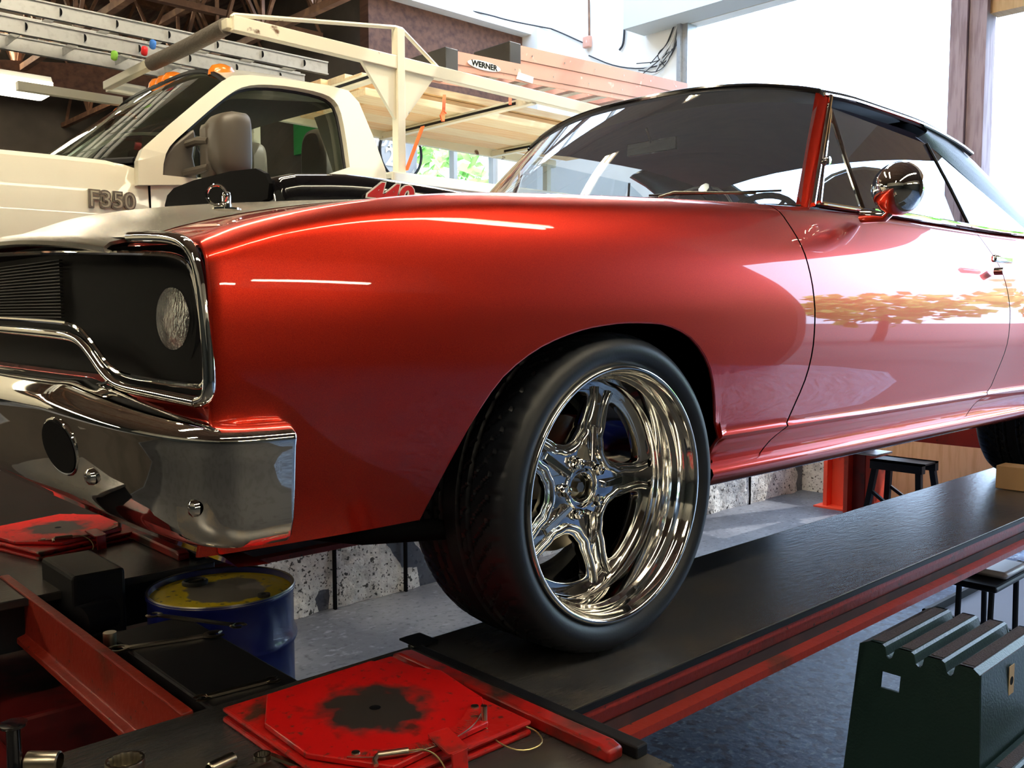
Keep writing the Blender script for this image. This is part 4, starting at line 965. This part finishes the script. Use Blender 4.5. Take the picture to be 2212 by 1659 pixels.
# orange tie-down straps
s1 = B().bar(at(960, 205, y=3.40), at(957, 262, y=3.24), .02, .004).tube([tuple(at(*q, y=3.22)) for q in ((955, 262), (951, 250), (957, 238), (964, 245))], .005, 6).build('strap', 'orange', None, smooth=False)
tag(s1, 'short orange strap with hook hanging from the rack cross bar', 'strap')
s2 = B().bar(at(913, 273, y=3.22), at(878, 368, y=3.22), .035, .004).build('strap', 'orange', None, smooth=False)
tag(s2, 'orange tie-down strap running diagonally beside the rack post', 'strap')
s3 = B().bar(at(1102, 190, y=3.4), at(1102, 226, y=3.3), .02, .004).build('strap', 'orange', None, smooth=False)
tag(s3, 'orange strap hanging under the lower stepladder', 'strap')
# rags and tape tied at the ladder
for px, py, m_, nm, lab in ((330, 96, 'blue', 'rag', 'blue tape tied round the silver ladder'), (312, 110, 'deckal', 'rag', 'red rag tied on the rack beside the blue tape'), (247, 120, 'leaf', 'rope', 'green rope knotted round the rack end')):
    q = at(px, py, y=4.25); o = B().box((-.018, -.02, -.028), (.018, .02, .028)).build(nm, m_, None, bevel=.015, xf=Matrix.Translation(Vector(q)) @ Matrix.Rotation(.4, 4, 'X')); tag(o, lab, nm)
# ------------------------------------------------------------------ drum
dr = thing('oil_drum', 'blue steel drum with scuffed yellow lid standing on the floor between the runways', 'drum', (-.36, 1.07, 0))
cx, cy, R0, Z1 = -.365, 1.065, .185, .735
prof = [(R0-.01, 0), (R0+.004, .004), (R0+.004, .014), (R0, .02)]
for hzz in (.235, .43, .60): prof += [(R0, hzz-.022), (R0+.007, hzz-.008), (R0+.009, hzz), (R0+.007, hzz+.008), (R0, hzz+.022)]
prof += [(R0, Z1-.02), (R0+.004, Z1-.012), (R0+.005, Z1-.002), (R0+.002, Z1+.002), (R0-.003, Z1), (R0-.005, Z1-.014)]
B().lathe(prof, (cx, cy, 0), 72).build('drum_body', 'drumblue', dr, ang=60)
B().lathe([(0, Z1-.012), (.10, Z1-.011), (R0-.03, Z1-.013), (R0-.012, Z1-.017), (R0-.004, Z1-.015)], (cx, cy, 0), 72).build('drum_lid', 'drumlid', dr)
B().lathe([(R0+.0052, Z1-.004), (R0+.002, Z1+.0032), (R0-.003, Z1+.001)], (cx, cy, 0), 72).build('rim', 'steel', dr)
q = at(421, 1253, z=Z1)
bg_ = B().lathe([(.034, -.010), (.034, -.002), (.029, .001), (.025, -.001), (.024, -.006), (.0, -.006)], (q[0], q[1], Z1), 32).build('bung', 'grey', dr)
B().bar((q[0]-.022, q[1]-.004, Z1-.003), (q[0]+.022, q[1]+.006, Z1-.003), .006, .006).build('bung_grip', 'steel', bg_, smooth=False)
q = at(570, 1280, z=Z1); B().lathe([(.016, -.010), (.016, -.003), (.010, -.003), (.009, -.008), (0, -.008)], (q[0], q[1], Z1), 20).build('vent_bung', 'grey', dr)
# ------------------------------------------------------------------ black rolling jack between the runways
jk = thing('bridge_jack', 'black rolling bridge jack between the runways with open-end spanners lying on it', 'jack', (-.62, .95, 0))
B().box((-.72, .36, .60), (-.535, .90, .735)).build('jack_beam', 'satinblack', jk, smooth=False, bevel=.006)
B().box((-.70, 1.18, .60), (-.57, 1.44, .80)).build('jack_housing', 'satinblack', jk, smooth=False, bevel=.01)
B().box((-.72, .80, .60), (-.58, 1.32, .64)).build('jack_slide', 'satinblack', jk, smooth=False, bevel=.006)
B().tube([tuple(at(170, 1345, z=.695)), tuple(at(238, 1322, z=.695))], .040, 20).build('jack_roller', 'satinblack', jk)
B().tube([(-.735, .83, .655), (-.735, .83, .76)], .014, 16).build('jack_screw', 'steel', jk)
def spanner(a, b, r, lab):
    a, b = Vector(a), Vector(b); d = (b-a).normalized(); s = Vector((-d.y, d.x, 0)); g = B()
    g.bar(a+d*r*.8, b-d*r*.8, .012, .005)
    for c, sg in ((a, -1), (b, 1)):
        ring = [c+(d*math.cos(t)*sg+s*math.sin(t))*r for t in np.linspace(.55, 2*PI-.55, 20)]
        g.tube(ring, [r*.42]*20, 8, flat=.35)
    o = g.build('spanner', 'steel', None); tag(o, lab, 'spanner'); return o
def px3(px, py, z): return tuple(at(px, py, z=z))
spanner(px3(333, 1328, .739), px3(515, 1351, .739), .014, 'open-end spanner pointing at the blue drum, furthest from the turn plate').location.z += .0
spanner(px3(255, 1402, .739), px3(462, 1370, .739), .018, 'open-end spanner with a bright jaw lying beside the orange cross member')
spanner(px3(436, 1507, .739), px3(590, 1468, .739), .012, 'thin spanner on the black jack beam nearest the red turn plate')
# ------------------------------------------------------------------ sockets in the foreground
def socket(px, py, r, h, lab, lying=None, pts=12):
    zt_ = .744; t = thing('socket', lab, 'socket', tuple(at(px, py, z=zt_+h if lying is None else zt_)))
    x, y, _ = at(px, py, z=zt_+(h if lying is None else r)); g = B(); n = pts*4
    P = []
    for rr, z, tooth in ((r*.82, 0, 0), (r*.98, .002, 0), (r, .006, 0), (r, h-.003, 0), (r*.97, h, 0), (r*.86, h, 1), (r*.82, h-.004, 1), (r*.80, h*.45, 1), (0, h*.42, 0)):
        P.append([((rr-(r*.07 if tooth and k % 4 in (0, 1) else 0))*math.cos(2*PI*k/n), (rr-(r*.07 if tooth and k % 4 in (0, 1) else 0))*math.sin(2*PI*k/n), z) for k in range(n)])
    T = Matrix.Translation((x, y, zt_))
    if lying is not None: T = Matrix.Translation((x, y, zt_+r)) @ Matrix.Rotation(lying, 4, 'Z') @ Matrix.Rotation(PI/2, 4, 'Y') @ Matrix.Translation((0, 0, -h/2))
    g.grid(P, False, True).build('socket_body', 'steel', t, ang=30, xf=T)
    B().lathe([(0, h*.43), (r*.79, h*.44)], n=24).build('socket_bore', 'dark', t, xf=T)
    return t
socket(270, 1640, .029, .036, 'large open twelve-point socket standing upright at the bottom edge')
socket(95, 1645, .016, .050, 'short chrome socket lying on its side left of the large open socket', lying=2.4)
socket(478, 1652, .0115, .045, 'slim socket lying on its side beside the ring spanner end', lying=.2)
o = at(567, 1634, z=.760)
B_ = B(); P = []
for rr, z in ((.0135, -.004), (.0135, .004), (.0105, .004), (.0105, -.004), (.0135, -.004)): P.append([((rr-(.0009 if rr < .012 and k % 4 < 2 else 0))*math.cos(2*PI*k/48), (rr-(.0009 if rr < .012 and k % 4 < 2 else 0))*math.sin(2*PI*k/48), z) for k in range(48)])
B_.grid(P, False, True).bar((.011, -.004, 0), (.05, -.09, -.012), .009, .005)
tag(B_.build('ring_spanner', 'steel', None, ang=30, xf=Matrix.Translation(Vector(o))), 'ring spanner with its twelve-point ring end up, left of the turn plate', 'spanner')
bx, by, _ = at(30, 1600, z=.80)
tag(B().lathe([(.0, .0), (.016, .0), (.014, .006), (.011, .012), (.011, .075), (.019, .079), (.020, .084), (.0, .086)], (bx, by, .744), 24).build('black_knob', 'black', None), 'black knobbed peg standing at the lower left corner', 'peg')
# ------------------------------------------------------------------ green plastic step stool
gs = thing('step_stool', 'dark green ribbed plastic step stool standing under the edge of the runway', 'step stool', (1.05, -.35, 0))
def ribs(y0, y1, z0, x0, x1, name, n=4, flare=.0, holes=True):
    w = (y1-y0)/n; prof = []
    for i in range(n):
        a = y0+i*w; prof += [(a+.10*w, z0-.004), (a+.20*w, z0), (a+.66*w, z0), (a+.76*w, z0-.006)]
        if i < n-1: prof += [(a+.82*w, z0-.026), (a+.88*w, z0-.031), (a+.96*w, z0-.031), (a+1.02*w, z0-.026)]
    prof[0] = (y0, z0-.012)
    prof[-1] = (y1, z0-.012)
    P = [[(x, y, z) for y, z in prof] for x in (x0-.004, x1+.004)]
    return prof, B().grid(P)
prof, g = ribs(-.40, -.10, .60, .86, 1.27, 'top')
g.build('tread', 'green', gs, ang=25, solid=.012)
for i in range(4):
    a = -.40+i*.075; B().box((.875, a+.018, .6002), (1.26, a+.048, .6012)).build('grip_strip', 'grip', gs, smooth=False)
# front face (towards -x) with hand hole
fx = lambda z: .86-(.60-z)*.10
face = [(-.405, .0), (-.40, .588)]+[p for p in prof]+[(-.085, .0)]
outer_ = [(p[0]-( .0), p[1]) for p in face]; hole = [(-.205, .500), (-.155, .520), (-.155, .470), (-.205, .450)]
hole = [(-.215, .532), (-.165, .532), (-.165, .490), (-.215, .490)]
V, F = shape2d(outer_, [hole], .004, 0)
B().add([(fx(v)+w, u-(.60-v)*.06*(1 if u < -.25 else -.5), v) for u, v, w in V], F).build('side_panel', 'green', gs, smooth=False)
B().add([(1.27+(.60-v)*.10+w, u-(.60-v)*.06*(1 if u < -.25 else -.5), v) for u, v, w in V], F).build('side_panel', 'green', gs, smooth=False)
B().grid([[(fx(z) if i == 0 else 1.27+(.60-z)*.10, -.402-(.60-z)*.06, z) for z in np.linspace(.0, .588, 8)] for i in (0, 1)]).build('riser', 'green', gs, solid=.006)
tg = B().box((0, 0, 0), (.035, .0015, .075)).build('sticker', 'tag', gs, smooth=False, xf=Matrix.Translation((1.03, -.409, .49)))
B().lathe([(0, -.0005), (.011, -.0006), (.011, 0)], (1.047, -.409, .525), 16, 'y').build('sticker_print', 'dark', tg)
prof2, g = ribs(-.70, -.422, .38, .83, 1.31, 'step')
g.build('lower_tread', 'green', gs, ang=25, solid=.012)
for i in range(4): B().box((.855, -.70+i*.07+.017, .3802), (1.29, -.70+i*.07+.045, .3812)).build('grip_strip', 'grip', gs, smooth=False)
B().box((.818, -.71, 0), (.830, -.425, .366)).box((1.308, -.71, 0), (1.32, -.425, .366)).box((.83, -.715, 0), (1.31, -.705, .366)).build('lower_body', 'green', gs, smooth=False)
# ------------------------------------------------------------------ roller seat and floor tray behind it
sx_, sy_, sz_ = at(2135, 1238, z=.43)
rs_ = thing('roller_seat', 'mechanic roller seat with bright worn pad and curved black legs beyond the runway edge', 'stool', (sx_, sy_, 0))
M['pad'] = mat('worn_pad', (.62, .58, .60), .3)
B().box((sx_-.17, sy_-.09, .40), (sx_+.19, sy_+.09, .425)).build('seat_pan', 'satinblack', rs_, smooth=False, bevel=.01)
B().box((sx_-.05, sy_-.085, .426), (sx_+.185, sy_+.085, .455)).build('seat_pad', 'pad', rs_, bevel=.015)
for s in (-1, 1):
    for e in (-1, 1):
        B().tube([(sx_+e*.13, sy_+s*.06, .40), (sx_+e*.14, sy_+s*.06, .18), (sx_+e*.17, sy_+s*.08, .11), (sx_+e*.24, sy_+s*.12, .07)], .011, 8).build('leg', 'satinblack', rs_)
        B().lathe([(.0, -.012), (.03, -.012), (.032, 0), (.03, .012), (0, .012)], (sx_+e*.25, sy_+s*.13, .032), 16, 'y').build('caster', 'satinblack', rs_)
tx, ty, _ = at(2190, 1330, z=0)
ft = B().box((tx-.38, ty-.30, 0), (tx-.36, ty+.28, .05)).box((tx-.38, ty+.26, 0), (tx+.9, ty+.28, .05)).box((tx-.38, ty-.30, 0), (tx+.9, ty-.28, .05)).box((tx+.88, ty-.30, 0), (tx+.9, ty+.28, .05)).build('drip_tray', 'satinblack', None, smooth=False)
attach(B().box((tx-.37, ty-.29, .005), (tx+.89, ty+.27, .012)).build('tray_bottom', 'trayfloor', None, smooth=False), ft)
tag(ft, 'low black floor tray under the roller seat', 'tray')
# ------------------------------------------------------------------ things at the far end under the car
def ipost(x, y, h, lab):
    t = thing('steel_pillar', lab, 'pillar', (x, y, 0), None)
    B().box((x-.09, y-.11, 0), (x+.09, y-.08, h)).box((x-.09, y+.08, 0), (x+.09, y+.11, h)).box((x-.015, y-.08, 0), (x+.015, y+.08, h)).build('column', 'pillar', t, smooth=False)
    B().box((x-.11, y-.13, h), (x+.12, y+.14, h+.012)).build('top_plate', 'alu', t, smooth=False)
    B().box((x-.14, y-.16, 0), (x+.14, y+.16, .012)).build('foot_plate', 'pillar', t, smooth=False); return t
M['pillar'] = mat('bright_orange_red_paint', (.80, .075, .03), .5, noise=[(10, .6, .7, (.5, .05, .02))])
ipost(5.05, 2.10, .46, 'bright orange-red steel pillar left of its twin, under the back of the car')
ipost(4.62, 1.72, .50, 'bright orange-red steel pillar with grey cap beside the black trestle')
tr = thing('trestle', 'small black steel work trestle beside the orange-red pillars', 'trestle', (4.5, 1.45, 0))
x0, y0, h = 4.42, 1.40, .50
B().box((x0-.05, y0-.17, h-.06), (x0+.0, y0+.17, h)).box((x0+.15, y0-.17, h-.06), (x0+.2, y0+.17, h)).box((x0-.05, y0-.17, h-.01), (x0+.2, y0+.17, h)).build('trestle_top', 'satinblack', tr, smooth=False)
for sx in (-1, 1):
    for sy in (-1, 1): B().bar((x0+.075+sx*.10, y0+sy*.14, h-.03), (x0+.075+sx*.17, y0+sy*.19, 0), .035, .035).build('leg', 'satinblack', tr, smooth=False)
    B().bar((x0+.075+sx*.13, y0-.16, .3), (x0+.075+sx*.16, y0+.18, .08), .02, .02).bar((x0+.075+sx*.13, y0+.16, .3), (x0+.075+sx*.16, y0-.18, .08), .02, .02).build('brace', 'satinblack', tr, smooth=False)
tag(B().box((5.40, .9, .0), (5.43, 2.25, .72)).build('plywood_board', 'ochre', None, smooth=False), 'ochre plywood board leaning on the low wall behind the trestle', 'board')
bx3 = at(2166, 1033, z=.751)
tag(B().box((2.50, .03, .7515), (2.60, .15, .845)).build('cardboard_box', 'cardboard', None, smooth=False, bevel=.003), 'small orange-brown cardboard box on the runway against the rear tyre', 'box')
# ------------------------------------------------------------------ back wall details: sign, hose, cables
q = at(862, 330, y=6.57)
sg = thing('round_sign', 'round grey sign with white lettering behind the rack post', 'sign', tuple(q))
B().lathe([(0, 0), (.235, 0), (.24, .02), (.24, .03)], tuple(q), 48, 'y').build('sign_disc', 'signgrey', sg)
text('sign_letter', 'DA', .20, 'signwhite', sg, (q[0]-.15, q[1]-.004, q[2]+.10), rx, .001, .004)
text('sign_numeral', '2', .26, 'signwhite', sg, (q[0]-.11, q[1]-.004, q[2]-.06), rx, .001, .006)
B().tube([(q[0]+.01+.26*math.cos(t), q[1]-.02, q[2]+.27*math.sin(t)) for t in np.linspace(0, 2*PI, 41)[:-1]], .014, 8, True).build('sign_rim', 'satinblack', sg)
def cable(name, pts, r, m, lab, cat='cable'):
    o = B().tube([tuple(p) for p in smooth_poly(pts, False, 2)], r, 6).build(name, m, None); tag(o, lab, cat); return o
X = XE-.02
w_ = lambda px, py, x=X: tuple(at(px, py, x=x))
cable('conduit', [w_(1272, 0), w_(1273, 80), w_(1272, 92)], .012, 'steelbrown', 'thin brown conduit dropping to the small socket box', 'conduit')
q = w_(1272, 92); sb = B().box((X-.05, q[1]-.05, q[2]-.06), (X, q[1]+.05, q[2]+.06)).build('socket_box', 'fibre', None, smooth=False, bevel=.01); tag(sb, 'small tan electrical box on the white end wall', 'electrical box')
cable('conduit', [w_(1350, 0), w_(1349, 70), w_(1346, 98), w_(1338, 108)], .012, 'wire', 'thin dark conduit ending in a bend on the white end wall', 'conduit')
cable('cable', [w_(1190, 62), w_(1215, 72), w_(1265, 95), w_(1272, 96)], .008, 'wire', 'dark cable clipped across the white end wall to the tan box')
cable('cable', [tuple(at(910, 0, y=6.58)), tuple(at(1050, 30, y=6.42)), tuple(at(1100, 45, y=6.42)), w_(1190, 62)], .008, 'wire', 'dark cable clipped along the white beam')
cable('cable', [w_(1272, 120), w_(1330, 145), w_(1400, 150), w_(1450, 130), w_(1470, 60)], .007, 'wire', 'sagging black cable running to the door jamb')
rs = random.Random(7)
for i in range(9):
    a = (1462+rs.uniform(-6, 6), 52); b = (1440+rs.uniform(-30, 20), 120+rs.uniform(-20, 40)); c = (1400+rs.uniform(-30, 50), 150+rs.uniform(-15, 25))
    cable('cable', [w_(*a, XE-.03-.004*i), w_((a[0]+b[0])/2+rs.uniform(-4, 14), (a[1]+b[1])/2+10, XE-.03-.004*i), w_(*b, XE-.03-.004*i), w_(*c, XE-.03-.004*i)], .005 if i % 3 else .007, 'bluewhite' if i % 3 == 0 else 'wire', 'one of the thin tangled cables hanging beside the door jamb')['group'] = 'tangled cables by the door jamb'
gq = at(668, 288, x=3.88)
tag(B().box((3.86, gq[1]-.30, gq[2]-.20), (3.90, gq[1]+.30, gq[2]+.20)).build('notice_board', 'screen', None, smooth=False), 'green board on the far wall seen through the pickup window', 'board')
